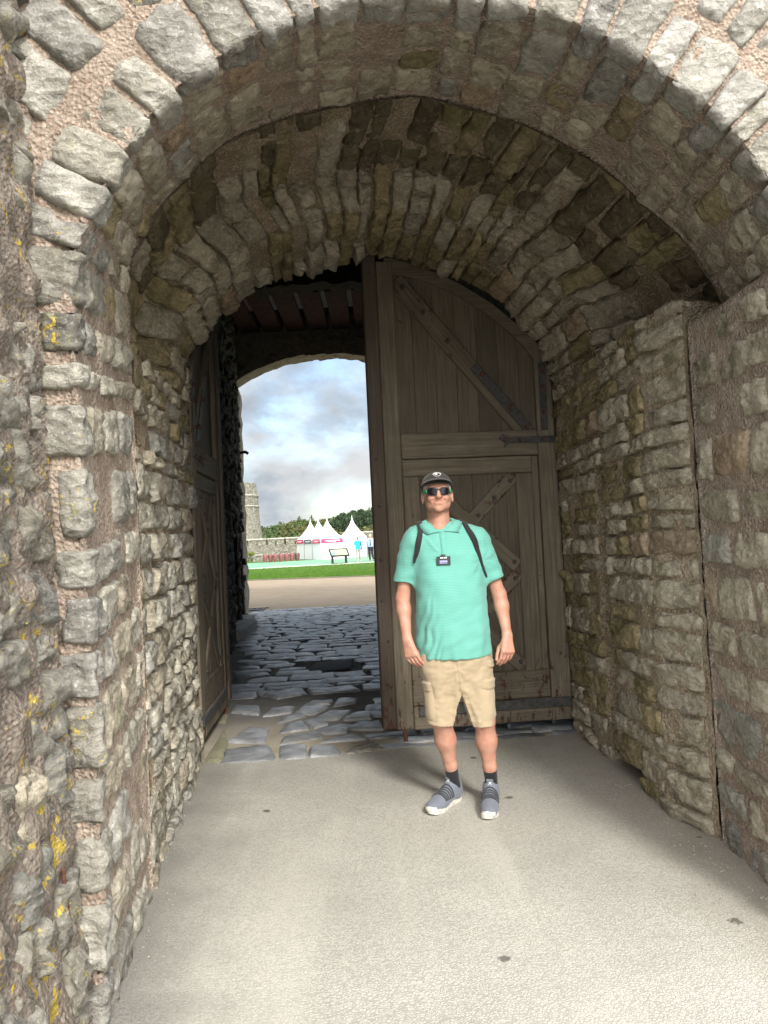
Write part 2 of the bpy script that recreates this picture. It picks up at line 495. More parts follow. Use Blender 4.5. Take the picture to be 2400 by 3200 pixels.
# ------------------------------------------------------------------ masonry
def seg(pts, n):
    P = np.array(pts, float)
    d = np.r_[0, np.cumsum(np.linalg.norm(np.diff(P, axis=0), axis=1))]
    q = np.linspace(0, d[-1], n)
    return np.stack([np.interp(q, d, P[:, k]) for k in range(3)], 1)

def smooth_line(pts, it=2):
    P = np.array(pts, float)
    for _ in range(it):
        Q = [P[0]]
        for a, b in zip(P[:-1], P[1:]):
            Q += [0.75*a+0.25*b, 0.25*a+0.75*b]
        Q.append(P[-1])
        P = np.array(Q)
    return P

NJ, NA = 70, 220
class Profile:
    def __init__(s, left, arch, right, Y0, sl):
        f = lambda L: [(x, Y0+sl*x, z) for x, z in L]
        s.P = np.concatenate([seg(f(left), NJ), seg(smooth_line(f(arch)), NA), seg(f(right), NJ)])
NS = NJ*2+NA
A_ = Profile([(-0.945, -0.06), (-0.93, 0.4), (-0.942, 1.17), (-0.955, 1.7), (-0.966, 2.3)],
             [(-0.966, 2.3), (-0.965, 2.435), (-0.92, 2.549), (-0.829, 2.72), (-0.783, 2.817), (-0.687, 2.933), (-0.596, 3.039), (-0.507, 3.099), (-0.384, 3.186),
              (-0.26, 3.248), (-0.081, 3.327), (0.193, 3.36), (0.505, 3.335), (0.639, 3.301), (0.789, 3.258), (0.978, 3.155), (1.202, 2.992), (1.341, 2.832), (1.418, 2.699), (1.48, 2.552), (1.50, 2.44)],
             [(1.50, 2.44), (1.515, 2.2), (1.50, 1.0), (1.495, -0.06)], 2.55, 0.10)
B_ = Profile([(-1.095, -0.06), (-1.10, 1.0), (-1.11, 2.45)],
             [(-1.11, 2.45), (-1.111, 2.803), (-1.048, 2.919), (-0.948, 3.096), (-0.84, 3.185), (-0.78, 3.267), (-0.633, 3.384), (-0.48, 3.447), (-0.255, 3.522), (0.199, 3.601), (0.396, 3.57),
              (0.763, 3.458), (0.948, 3.364), (1.158, 3.232), (1.357, 3.03), (1.532, 2.878), (1.64, 2.70), (1.706, 2.552)],
             [(1.505, 2.47), (1.51, 2.0), (1.515, 1.0), (1.525, -0.06)], 3.55, 0.09)
def expand(P, k, c, dy):
    Q = P.copy()
    Q[:, 0] = c[0]+(P[:, 0]-c[0])*k
    Q[:, 2] = np.where(P[:, 2] > c[1], c[1]+(P[:, 2]-c[1])*k, P[:, 2])
    Q[:, 1] += dy
    return Q
C_P = expand(B_.P, 1.055, (0.2, 2.3), 0.10)
C_P[:NJ, 1] -= 0.085
C_P[:NJ, 0] = B_.P[:NJ, 0]-0.015
_w = np.linspace(0, 1, NJ)
C_P[NJ+NA:, 0] = 1.512
C_P[NJ+NA:, 1] = 3.735
C_P[NJ+NA:, 2] = np.linspace(2.62, -0.06, NJ)
E_ = Profile([(-1.36, -0.06), (-1.355, 1.4), (-1.35, 2.5)],
             [(-1.35, 2.5), (-1.352, 2.755), (-1.295, 2.893), (-1.196, 3.058), (-1.015, 3.235), (-0.901, 3.325), (-0.719, 3.415), (-0.44, 3.505), (-0.298, 3.555), (-0.067, 3.612), (0.118, 3.60), (0.291, 3.555),
              (0.49, 3.48), (0.68, 3.42), (0.828, 3.355), (0.944, 3.275), (1.112, 3.09), (1.214, 2.98), (1.30, 2.82), (1.325, 2.6)],
             [(1.325, 2.55), (1.34, 1.5), (1.355, -0.06)], 5.65, 0.16)
_hi = expand(B_.P, 1.125, (0.2, 2.3), 0.0)
C_P[NJ:NJ+NA, 0] = _hi[NJ:NJ+NA, 0]; C_P[NJ:NJ+NA, 2] = _hi[NJ:NJ+NA, 2]
D_P = C_P*0.86+E_.P*0.14
D_P[NJ+NA:, 0] = 1.405
D_P[NJ+NA:, 1] = 4.10
D_P[NJ:NJ+NA, 0] = C_P[NJ:NJ+NA, 0]*0.96+E_.P[NJ:NJ+NA, 0]*0.04
D_P[NJ:NJ+NA, 2] = C_P[NJ:NJ+NA, 2]*1.0
def _lay(t):                 # the wall line at depth t, ignoring the vault's step
    return D_P+(E_.P-D_P)*(t-0.14)/0.86
G_P, M_P = _lay(0.46), _lay(0.60)
_a = slice(NJ, NJ+NA)
G_P[_a, 0] = D_P[_a, 0]*0.97+E_.P[_a, 0]*0.03-0.12; G_P[_a, 2] = D_P[_a, 2]*0.93+E_.P[_a, 2]*0.07
M_P[_a, 0] = E_.P[_a, 0]+0.10; M_P[_a, 2] = E_.P[_a, 2]+0.02

def interp_rows(P, s):
    """sample rows of a (n,3) line at fractional index s"""
    x = np.arange(len(P))
    return np.stack([np.interp(s, x, P[:, k]) for k in range(3)], -1)

# arc length of A used as the s coordinate
_dA = np.r_[0, np.cumsum(np.linalg.norm(np.diff(A_.P, axis=0), axis=1))]
SA0, SA1, SA2, SA3 = 0.0, _dA[NJ-1], _dA[NJ+NA-1], _dA[-1]
def idxA(s):
    return np.interp(s, _dA, np.arange(NS))
# outward direction in the front plane
_tan = np.gradient(A_.P, axis=0)
for _ in range(30):
    _tan[1:-1] = (_tan[:-2]+_tan[1:-1]*2+_tan[2:])/4
_pn = np.array([0.10, -1.0, 0.0]); _pn /= np.linalg.norm(_pn)
_out = np.cross(_tan, _pn); _out /= np.linalg.norm(_out, axis=1)[:, None]
if _out[NJ+NA//2, 2] < 0: _out = -_out
_lAB = np.linalg.norm(B_.P-A_.P, axis=1)

def surf_outer(s, t):
    """t<0 on the front face (metres out from the edge), t>0 on the soffit (metres in)"""
    i = idxA(s)
    a, b, o = interp_rows(A_.P, i), interp_rows(B_.P, i), interp_rows(_out, i)
    l = np.interp(i, np.arange(NS), _lAB)
    t = np.asarray(t, float)
    k = (np.clip(t, 0, None)/l)[..., None]
    return a+(b-a)*k+o*np.clip(-t, 0, None)[..., None]

V_ST = [(0.0, C_P), (0.14, D_P), (0.46, G_P), (0.60, M_P), (1.0, E_.P)]
def surf_vault(s, t):
    """t in 0..1 from the recess behind the outer arch to the gate rebate; s = row index"""
    t = np.asarray(t, float)
    R = [(k, interp_rows(P, s)) for k, P in V_ST]
    out = None
    for (k0, a), (k1, b) in zip(R, R[1:]):
        top = 1.0 if k1 < 1 else 1.6
        x = np.clip((t-k0)/(k1-k0), 0, top)[..., None]
        out = a+(b-a)*x if out is None else out+(b-a)*x
    return out

def normals(fn, s, t, sgn, ds, dt):
    u = fn(s+ds, t)-fn(s-ds, t)
    v = fn(s, t+dt)-fn(s, t-dt)
    n = np.cross(u, v)
    n /= np.linalg.norm(n, axis=-1)[..., None]+1e-9
    return n*sgn

def stone(fn, quad, sgn, ds, dt, raise_, mat, parent, name='stone', n=6, m=6, rough=0.012, jag=0.02, sink=0.035, seed=0.0, collect=None, flat=0.0):
    """one block on a parametrised surface: quad = four (s,t) corners"""
    def cuts(k):
        return np.array([0, 0.022, 0.09]+list(np.linspace(0.09, 0.91, k-1)[1:-1])+[0.91, 0.978, 1.0])
    U, W = np.meshgrid(cuts(n), cuts(m), indexing='ij')
    a, b = 2*U-1, 2*W-1
    # rounded corners
    cc = 1-0.055*np.clip(np.abs(a*b)-0.45, 0, 1)/0.55
    a, b = a*cc, b*cc
    u, w = (a+1)/2, (b+1)/2
    q = np.array(quad, float)
    st = ((1-u)*(1-w))[..., None]*q[0]+(u*(1-w))[..., None]*q[1]+(u*w)[..., None]*q[2]+((1-u)*w)[..., None]*q[3]
    S, T = st[..., 0], st[..., 1]
    P = fn(S, T)
    Nn = normals(fn, S, T, sgn, ds, dt)
    e = np.maximum(np.abs(2*U-1), np.abs(2*W-1))
    prof = np.interp(e, [0, 0.82, 0.956, 1.0], [1.0, 0.97, 0.66, 0.0])
    h = prof*(raise_+sink)-sink
    sh = P.shape
    P = P.reshape(-1, 3); Nf = Nn.reshape(-1, 3); h = h.ravel(); e = e.ravel()
    tx, ty = random.uniform(-1, 1)*raise_*0.35, random.uniform(-1, 1)*raise_*0.35
    uu, ww = U.ravel()*2-1, W.ravel()*2-1
    off = Vector((seed*13.7, seed*7.1, seed*3.3))
    out = np.empty_like(P)
    for k in range(len(P)):
        p = Vector(P[k])
        q1 = p*7.0+off
        d = (fbm(q1*1.6, 5))*rough
        r = abs(mn.noise(p*13+off*2))+0.5*abs(mn.noise(p*29+off))
        d -= r*rough*0.9
        hh = h[k]+(d*(1-flat)+tx*uu[k]+ty*ww[k])*(1.0 if e[k] < 0.97 else 0.3)
        lat = (mn.noise_vector(p*8+off)*0.75+mn.noise_vector(p*27+off)*0.5)*jag*(0.3+0.7*e[k])
        out[k] = P[k]+Nf[k]*hh+np.array(lat)
    nn, mm = sh[0], sh[1]
    if collect is not None:
        collect.append((out, nn, mm))
        return None
    c = out.mean(0)
    return mesh(name, out-c, grid_faces(nn, mm), mat, parent, True, tuple(c))

def build_collected(name, lst, mat, parent):
    V, F, o = [], [], 0
    for P, n, m in lst:
        V.append(P); F += grid_faces(n, m, o); o += len(P)
    ob = mesh(name, np.concatenate(V), F, mat, parent, True)
    ob['kind'] = 'stuff'
    return ob

def jq(s0, s1, t0, t1, gs, gt, js, jt):
    """a jittered, inset quad"""
    r = lambda k: random.uniform(-k, k)
    s0 += gs/2; s1 -= gs/2; t0 += gt/2; t1 -= gt/2
    return [(s0+r(js), t0+r(jt)), (s1+r(js), t0+r(jt)), (s1+r(js), t1+r(jt)), (s0+r(js), t1+r(jt))]

def splits(a, b, lo, hi):
    L = [a]
    while b-L[-1] > hi:
        L.append(L[-1]+random.uniform(lo, hi))
    if b-L[-1] < lo*0.6 and len(L) > 1:
        L.pop()
    L.append(b)
    return L

def base_sheet(name, fn, svals, tvals, sgn, ds, dt, mat, parent=None, amp=0.02, depth=None, fr=6.0):
    S, T = np.meshgrid(svals, tvals, indexing='ij')
    P = fn(S, T); Nn = normals(fn, S, T, sgn, ds, dt)
    P2 = P.reshape(-1, 3); Nf = Nn.reshape(-1, 3)
    out = P2.copy()
    sf, tf = S.ravel(), T.ravel()
    for k in range(len(P2)):
        v = Vector(P2[k])
        d = fbm(v*fr, 4)*amp+mn.noise(v*31)*amp*0.25
        if depth is not None:
            d += depth(sf[k], tf[k], P2[k])
        out[k] = P2[k]+Nf[k]*d
    return mesh(name, out, grid_faces(len(svals), len(tvals)), mat, parent, True)

def pick(*pairs):
    x = random.random()*sum(w for _, w in pairs)
    for k, w in pairs:
        x -= w
        if x <= 0: return M[k]
    return M[pairs[-1][0]]

# ---- outer arch: front face, ring of voussoirs, soffit and reveals
def build_outer():
    random.seed(11)
    sv = np.concatenate([np.linspace(SA0, SA1, 60), np.linspace(SA1, SA2, 190)[1:], np.linspace(SA2, SA3, 60)[1:]])
    tv = np.concatenate([[-5.5, -4.5, -3.6, -2.8, -2.2, -1.8], np.linspace(-1.5, 1.0, 74)])
    def fnc(s, t):                     # left jamb: the face only reaches the turret seam
        i = idxA(s)
        lim = np.where(i < NJ, 2.6, 10.0)
        lim = np.where(i > NJ+NA, 3.2, lim)
        l = np.interp(i, np.arange(NS), _lAB)
        return surf_outer(s, np.clip(t, -lim, l+0.0))
    tv = np.concatenate([tv, [1.04, 1.1, 1.2]])
    root = base_sheet('stone_archway', fnc, sv, tv, -1, 0.01, 0.01, M['mortar'], None, 0.012, depth=lambda s, t, p: -0.017 if t < 0 else -0.012)
    tag(root, 'weathered grey stone archway with two rings of radiating blocks set in pinkish mortar', 'archway')
    fn = surf_outer
    ds, dt = 0.012, 0.012
    bk = []
    # rows shared by ring 1 and the soffit
    rows = []
    s = SA0+0.02
    while s < SA3-0.08:
        arch = SA1 < s < SA2
        w = random.uniform(0.105, 0.17) if arch else random.uniform(0.16, 0.26)
        if random.random() < 0.12: w *= 0.7
        for lim in (SA1, SA2, SA3):
            if s < lim < s+w+0.05:
                w = lim-s
        rows.append((s, s+w)); s += w
    arch_ = lambda q: SA1 < q < SA2
    k = 0
    for (a, b) in rows:
        if b-a < 0.03: continue
        k += 1
        mid = (a+b)/2
        left, right = mid < SA1, mid > SA2
        gap = random.uniform(0.004, 0.018) if arch_(mid) else random.uniform(0.02, 0.05)
        out = -random.uniform(0.20, 0.26) if not left else -random.uniform(0.095, 0.135)
        if right: out = -random.uniform(0.2, 0.34)
        inn = random.uniform(0.05, 0.13) if left else random.uniform(0.10, 0.30)
        lic = mid < SA1+0.9
        mt = pick(('grey', 6), ('lichen', 2)) if lic else pick(('grey_plain', 6), ('grey', 2))
        stone(fn, jq(a, b, out, inn, gap, 0, 0.008, 0.02), -1, ds, dt, random.uniform(0.006, 0.018), mt, root, 'voussoir', 9, 13, 0.022, 0.017, seed=k)
        # soffit / reveal beyond
        l = float(np.interp(idxA(mid), np.arange(NS), _lAB))
        T = splits(inn, l-0.01, 0.17, 0.42)
        for j, (t0, t1) in enumerate(zip(T, T[1:])):
            if (left and random.random() < 0.16) or (not left and random.random() < 0.10): continue
            g2 = random.uniform(0.012, 0.035) if not left else random.uniform(0.02, 0.06)
            if left:
                mt = pick(('grey', 3), ('pale', 4), ('tan', 3))
            elif right:
                mt = pick(('tan', 7), ('grey', 1), ('rust', .5))
            else:
                mt = pick(('tan', 7), ('grey', 1.2), ('olive', 1), ('rust', 0.3))
            last = j == len(T)-2
            stone(fn, jq(a, b, t0, t1+(random.uniform(-0.02, 0.05) if last else 0), gap+random.uniform(-0.004, 0.012), g2, 0.012, 0.02), -1, ds, dt,
                  random.uniform(0.002, 0.014), mt, root, 'stone', 7, 8, 0.020, 0.019, seed=k*9+j)
    # outer rings on the front face
    r0 = 0.275
    for ring, (w0, dep) in enumerate(((0.17, 0.34), (0.2, 0.36), (0.22, 0.4))):
        s = SA1+0.0
        rr = 1.12
        while s < SA2+0.25:
            w = random.uniform(0.7, 1.3)*w0*rr/(rr+r0+dep/2)
            d0, d1 = r0+random.uniform(-0.01, 0.02), r0+dep+random.uniform(-0.08, 0.01)
            x = fn(np.array(s+w/2), np.array(-d0))
            if x[0] > -1.35 and x[2] < 4.6:
                lic = x[0] < -0.55
                mt = pick(('grey', 5), ('lichen', 2)) if lic else pick(('grey_plain', 6), ('grey', 1))
                stone(fn, jq(s, s+w, -d1, -d0, 0.014*rr/(rr+r0), 0.014, 0.006, 0.022), -1, ds, dt, random.uniform(0.006, 0.02), mt, root, 'stone', 8, 10, 0.022, 0.017, seed=500+k)
                k += 1
            s += w
        r0 += dep
    # rubble of the front wall out of frame, joined
    lst = []
    for z0 in np.arange(0.05, 3.0, 0.2):
        x = 0.36
        while x < 3.0:
            w = random.uniform(0.2, 0.5)
            s = SA3-z0-0.1
            if s > SA2+0.1:
                stone(fn, jq(s-0.09, s+0.09, -x-w, -x, 0.03, 0.04, 0.01, 0.02), -1, ds, dt, 0.02, None, None, n=4, m=4, seed=x+z0, collect=lst)
            x += w
    s = SA1
    while s < SA2:
        for r in np.arange(1.42, 4.2, 0.33):
            w = 0.28*1.15/(1.15+r)
            stone(fn, jq(s, s+0.1, -r-0.3, -r, 0.01, 0.03, 0.01, 0.02), -1, ds, dt, 0.02, None, None, n=4, m=4, seed=s+r, collect=lst)
        s += 0.1
    build_collected('rubble', lst, M['grey_plain'], root)
    return root
build_outer()

# ---- the deeper vault and its side walls
ST = np.arange(NS, dtype=float)
def zlen(P): return np.r_[0, np.cumsum(np.linalg.norm(np.diff(P, axis=0), axis=1))]
_dE = zlen(E_.P*0.5+C_P*0.5)
def idxV(s): return np.interp(s, _dE, ST)
VS0, VS1, VS2, VS3 = 0.0, _dE[NJ-1], _dE[NJ+NA-1], _dE[-1]
def vfn(s, t): return surf_vault(idxV(s), t)
VL = 2.05      # metres of depth represented by t = 0..1

def build_vault():
    random.seed(23)
    ds, dt = 0.012, 0.008
    k = 2000
    # crown: thin slabs on edge
    root = base_sheet('vault', vfn, np.linspace(VS1-0.03, VS2+0.12, 210), np.linspace(-0.0, 1.0, 60), -1, 0.01, 0.008, M['mortar_v'], None, 0.03,
                      depth=lambda s, t, p: 0.008*math.sin(t*9)-0.022)
    tag(root, 'dark damp rubble vault of thin slabs on edge above the wooden gate', 'vault')
    s = VS1
    while s < VS2:
        w = random.uniform(0.08, 0.15)
        frac = (s-VS1)/(VS2-VS1)
        crown = 0.3 < frac < 0.72
        if not crown: w *= 1.3
        T = [0.0, 0.15+random.uniform(-.05, .05), 0.31+random.uniform(-.05, .05), 0.452+random.uniform(-.012, .008), 0.60+random.uniform(-.008, .012), 0.80+random.uniform(-.08, .08), 1.0]
        if random.random() < 0.45: T.insert(4, 0.53+random.uniform(-.03, .03))
        if random.random() < 0.55: T.pop(random.randint(1, 2))
        for j, (t0, t1) in enumerate(zip(T, T[1:])):
            last = j == len(T)-2
            if not last and random.random() < 0.10: continue
            if last: t1 += random.uniform(-0.05, 0.045)
            rear = t0 > 0.42
            mt = ((pick(('olive', 6), ('tan', 2)) if t0 > 0.57 else pick(('tan', 6), ('olive', 2))) if crown else pick(('tan', 7), ('olive', 2), ('rust', .4))) if rear else pick(('brownish', 5), ('olive', 4), ('tan', 1))
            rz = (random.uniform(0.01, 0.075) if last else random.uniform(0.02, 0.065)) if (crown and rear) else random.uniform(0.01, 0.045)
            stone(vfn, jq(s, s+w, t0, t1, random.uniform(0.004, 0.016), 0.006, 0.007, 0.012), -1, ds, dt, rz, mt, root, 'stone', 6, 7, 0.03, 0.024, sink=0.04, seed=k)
            k += 1
        s += w
    # left wall of the passage
    lw = base_sheet('passage_wall', vfn, np.linspace(VS0, VS1+0.05, 70), np.linspace(-0.06, 1.0, 70), -1, 0.01, 0.008, M['mortar_v'], None, 0.018, depth=lambda s, t, p: -0.012)
    tag(lw, 'sunlit rough coursed stone wall on the left side of the passage', 'wall', 'passage side walls')
    s = 0.03
    while s < VS1:
        w = random.uniform(0.08, 0.2)
        T = splits(-0.03, 1.0, 0.07, 0.19)
        for j, (t0, t1) in enumerate(zip(T, T[1:])):
            if random.random() < 0.05: continue
            mt = pick(('pale', 5), ('tan', 3), ('grey', 2)) if s < 1.9 else pick(('tan', 5), ('grey', 3), ('olive', 2))
            stone(vfn, jq(s, s+w, t0, t1, random.uniform(0.006, 0.02), 0.006, 0.010, 0.008), -1, ds, dt, random.uniform(0.006, 0.034), mt, lw, 'stone', 7, 7, 0.026, 0.02, seed=k)
            k += 1
        s += w
    # right wall, with the narrow slot near the gate
    slot = lambda s, t, p: -0.012+(-0.32 if (0.497 < t < 0.606 and 0.25 < p[2] < 1.95) else 0.0)-(0.30 if (0.29 < t < 0.60 and p[2] < 0.19*(1-(t-0.29)*2.2)) else 0.0)
    def vfr(s, t):
        P = vfn(s, t)
        k = 0.3*np.clip((np.asarray(t)-0.53)/0.01, 0, 1)*np.clip(1-(np.asarray(t)-0.54)/0.45, 0, 1)*np.clip((2.0-P[..., 2])/0.1, 0, 1)
        P[..., 0] += 0.09*k
        return P
    rw = base_sheet('passage_wall', vfr, np.linspace(VS2+0.05, VS3, 80), np.linspace(0.0, 1.0, 150), -1, 0.01, 0.008, M['mortar_v'], None, 0.02, depth=slot)
    tag(rw, 'shaded mossy stone wall on the right side beside the open gate leaf', 'wall', 'passage side walls')
    s = VS2+0.12
    while s < VS3-0.03:
        w = random.uniform(0.09, 0.18)
        z = VS3-s-w/2
        T = [0.0, random.uniform(0.13, 0.17)]
        T += splits(T[-1], 0.492, 0.09, 0.19)[1:]
        T2 = splits(0.608, 1.0, 0.1, 0.2) if 0.25 < z < 1.95 else splits(0.492, 1.0, 0.1, 0.2)
        for L in (T, T2):
            for t0, t1 in zip(L, L[1:]):
                if t0 > 0.02 and random.random() < 0.06: continue
                if z < 0.17 and 0.27 < (t0+t1)/2 < 0.56: continue
                col = t0 < 0.02
                mt = pick(('tan', 8), ('rust', 0.6)) if col else (pick(('olive', 5), ('tan', 4), ('rust', .4)) if z > 0.9 else pick(('tan', 5), ('olive', 4)))
                stone(vfr, jq(s, s+w, t0, t1, random.uniform(0.006, 0.022), 0.007, 0.010, 0.008), -1, ds, dt, random.uniform(0.006, 0.03), mt, rw, 'stone', 7, 8 if col else 7, 0.026, 0.02, seed=k)
                k += 1
        s += w
    # rear of the arch: a face looking into the gatehouse, closing the thickness of the masonry
    V, F = [], []
    for i in range(NS):
        p = E_.P[i]
        o = (interp_rows(_out, np.array(float(i))))
        V += [p, p+o*0.55+np.array([0, 0.02, 0]), p+o*0.75]
    F = grid_faces(NS, 3)
    mesh('back_face', V, F, M['mortar_d'], root)
    # the offset between the outer order and the vault
    V = []
    for i in range(NS):
        a, b = B_.P[i], C_P[i]
        for k in (0.0, 0.5, 1.0):
            p = a+(b-a)*k+np.array([0, 0.02, 0])
            V.append(p+np.array(mn.noise_vector(Vector(p)*9))*0.012)
    mesh('offset_face', V, grid_faces(NS, 3), M['mortar_v'], root, True)
build_vault()

# ---- flank of the round turret at the left edge
def build_turret():
    random.seed(31)
    SEAM = [(-1.024, 0.235), (-1.038, 0.53), (-1.078, 1.28), (-1.100, 2.256), (-1.118, 2.57), (-1.131, 2.99), (-1.142, 3.3), (-1.2, 5.5)]
    zs = np.array([z for _, z in SEAM]); xs = np.array([x for x, _ in SEAM])
    def fn(s, z):
        s = np.asarray(s, float); z = np.asarray(z, float)
        x0 = np.interp(z, zs, xs)
        # arc swinging towards the viewer, then away to the left
        a = np.clip(s, -0.2, 4)/1.3
        rx = x0+0.02+0.115*np.sin(np.clip(a*1.5, -.3, 3.2))-np.clip(a-0.9, 0, 9)**2*0.9
        ry = 2.47-1.3*np.sin(np.clip(a, -.3, 1.57))*1.0
        return np.stack([rx, ry, z], -1)
    root = base_sheet('turret_wall', fn, np.linspace(-0.12, 2.4, 110), np.linspace(-0.06, 5.4, 230), -1, 0.01, 0.01, M['mortar_l'], None, 0.034, fr=9.0)
    tag(root, 'dark rough turret wall at the far left edge with streaks of yellow lichen', 'wall')
    k = 7000
    z = 0.02
    lst = []
    while z < 5.2:
        h = random.uniform(0.12, 0.24)
        T = splits(0.02, 2.2, 0.16, 0.34)
        for s0, s1 in zip(T, T[1:]):
            if random.random() < 0.22: continue
            vis = s0 < 0.75 and z < 3.8
            q = [(s0+.008, z+.008), (s1-.008, z+.008), (s1-.008, z+h-.008), (s0+.008, z+h-.008)]
            q = [(a+random.uniform(-.03, .03), b+random.uniform(-.022, .022)) for a, b in q]
            stone(fn, q, -1, .01, .01, random.uniform(0.0, 0.03), pick(('lichen', 9), ('tan', 1)) if vis else None, root, 'stone', 9, 9, 0.042, 0.03, seed=k, collect=None if vis else lst)
            k += 1
        z += h
    build_collected('rubble', lst, M['lichen'], root)
    # a rusty iron pin near the foot
    tag(MB().cyl((-0.985, 2.30, 0.46), (-1.0, 2.305, 0.62), 0.007, 0.005).build('iron_pin', M['iron_rust'], root), 'rusty iron pin in the mortar')
build_turret()
# ------------------------------------------------------------------ ground
def thr(x):                     # threshold line between the pavement and the cobbles
    return 5.575+0.128*x
def build_ground():
    g = mesh('ground', [(-900, -400, -0.05), (900, -400, -0.05), (900, 1500, -0.05), (-900, 1500, -0.05)], [(0, 1, 2, 3)], M['meadow'])
    g['kind'] = 'structure'
    # pavement with a slightly uneven sheet, laid up to the cobbles
    xs = np.concatenate([[-30, -12, -6, -3], np.linspace(-2.0, 2.2, 60), [3, 6, 12, 30]])
    V = []
    ys = np.concatenate([[-30, -15, -6, -2, 0], np.linspace(0.6, 1.0, 52)])
    for x in xs:
        for j, y in enumerate(ys):
            if j >= 5:
                k = (j-5)/51.0
                y = 0.6+(thr(max(-2, min(2.2, x)))-0.6)*k
            V.append((x, y, 0.004*mn.noise(Vector((x*1.3, y*1.3, 0)))-0.0))
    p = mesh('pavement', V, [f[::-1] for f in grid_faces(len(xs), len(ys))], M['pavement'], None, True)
    p['kind'] = 'structure'
    # loose grit swept against the walls
    random.seed(5)
    V, F = [], []
    def peb(x, y, r):
        o = len(V)
        for (a, b, c) in ((1, 0, 0), (-1, 0, 0), (0, 1, 0), (0, -1, 0), (0, 0, 1)):
            V.append((x+a*r*random.uniform(.6, 1.2), y+b*r*random.uniform(.6, 1.2), c*r*random.uniform(.5, .9)))
        F.extend([(o, o+2, o+4), (o+2, o+1, o+4), (o+1, o+3, o+4), (o+3, o, o+4)])
    for _ in range(900):
        y = random.uniform(2.3, 5.5)
        if random.random() < 0.6:
            x = -0.565-0.152*y+abs(random.gauss(0, 0.13))
        else:
            x = 1.64-0.05*y-abs(random.gauss(0, 0.16))
        peb(x, y, random.choice((0.002, 0.003, 0.004, 0.006)))
    for _ in range(260):
        peb(random.uniform(-0.9, 1.4), random.uniform(1.9, 5.4), random.choice((0.002, 0.003, 0.004)))
    gr = mesh('loose_grit', V, F, plain('grit', (0.24, 0.225, 0.195), 0.9, 0.2, 0.6, 3.0), None, False)
    gr['kind'] = 'stuff'; gr['label'] = 'loose stone grit swept along the foot of the passage walls'
    # crumbly mortar lumps at the foot of the right wall
    V, F = [], []
    for _ in range(110):
        y = random.uniform(3.0, 4.6)
        peb(1.62-0.05*y-abs(random.gauss(0, 0.06)), y, random.uniform(0.003, 0.008))
    cr = mesh('mortar_crumbs', V, F, M['bed'], None, False); cr['kind'] = 'stuff'
    cr['label'] = 'crumbled mortar lying at the foot of the right wall'

def cob(s, t):
    s = np.asarray(s, float); t = np.asarray(t, float)
    k = 1-t/12.3
    return np.stack([s-0.145*t, 5.575+t+0.128*s*k, 0*s+0*t], -1)

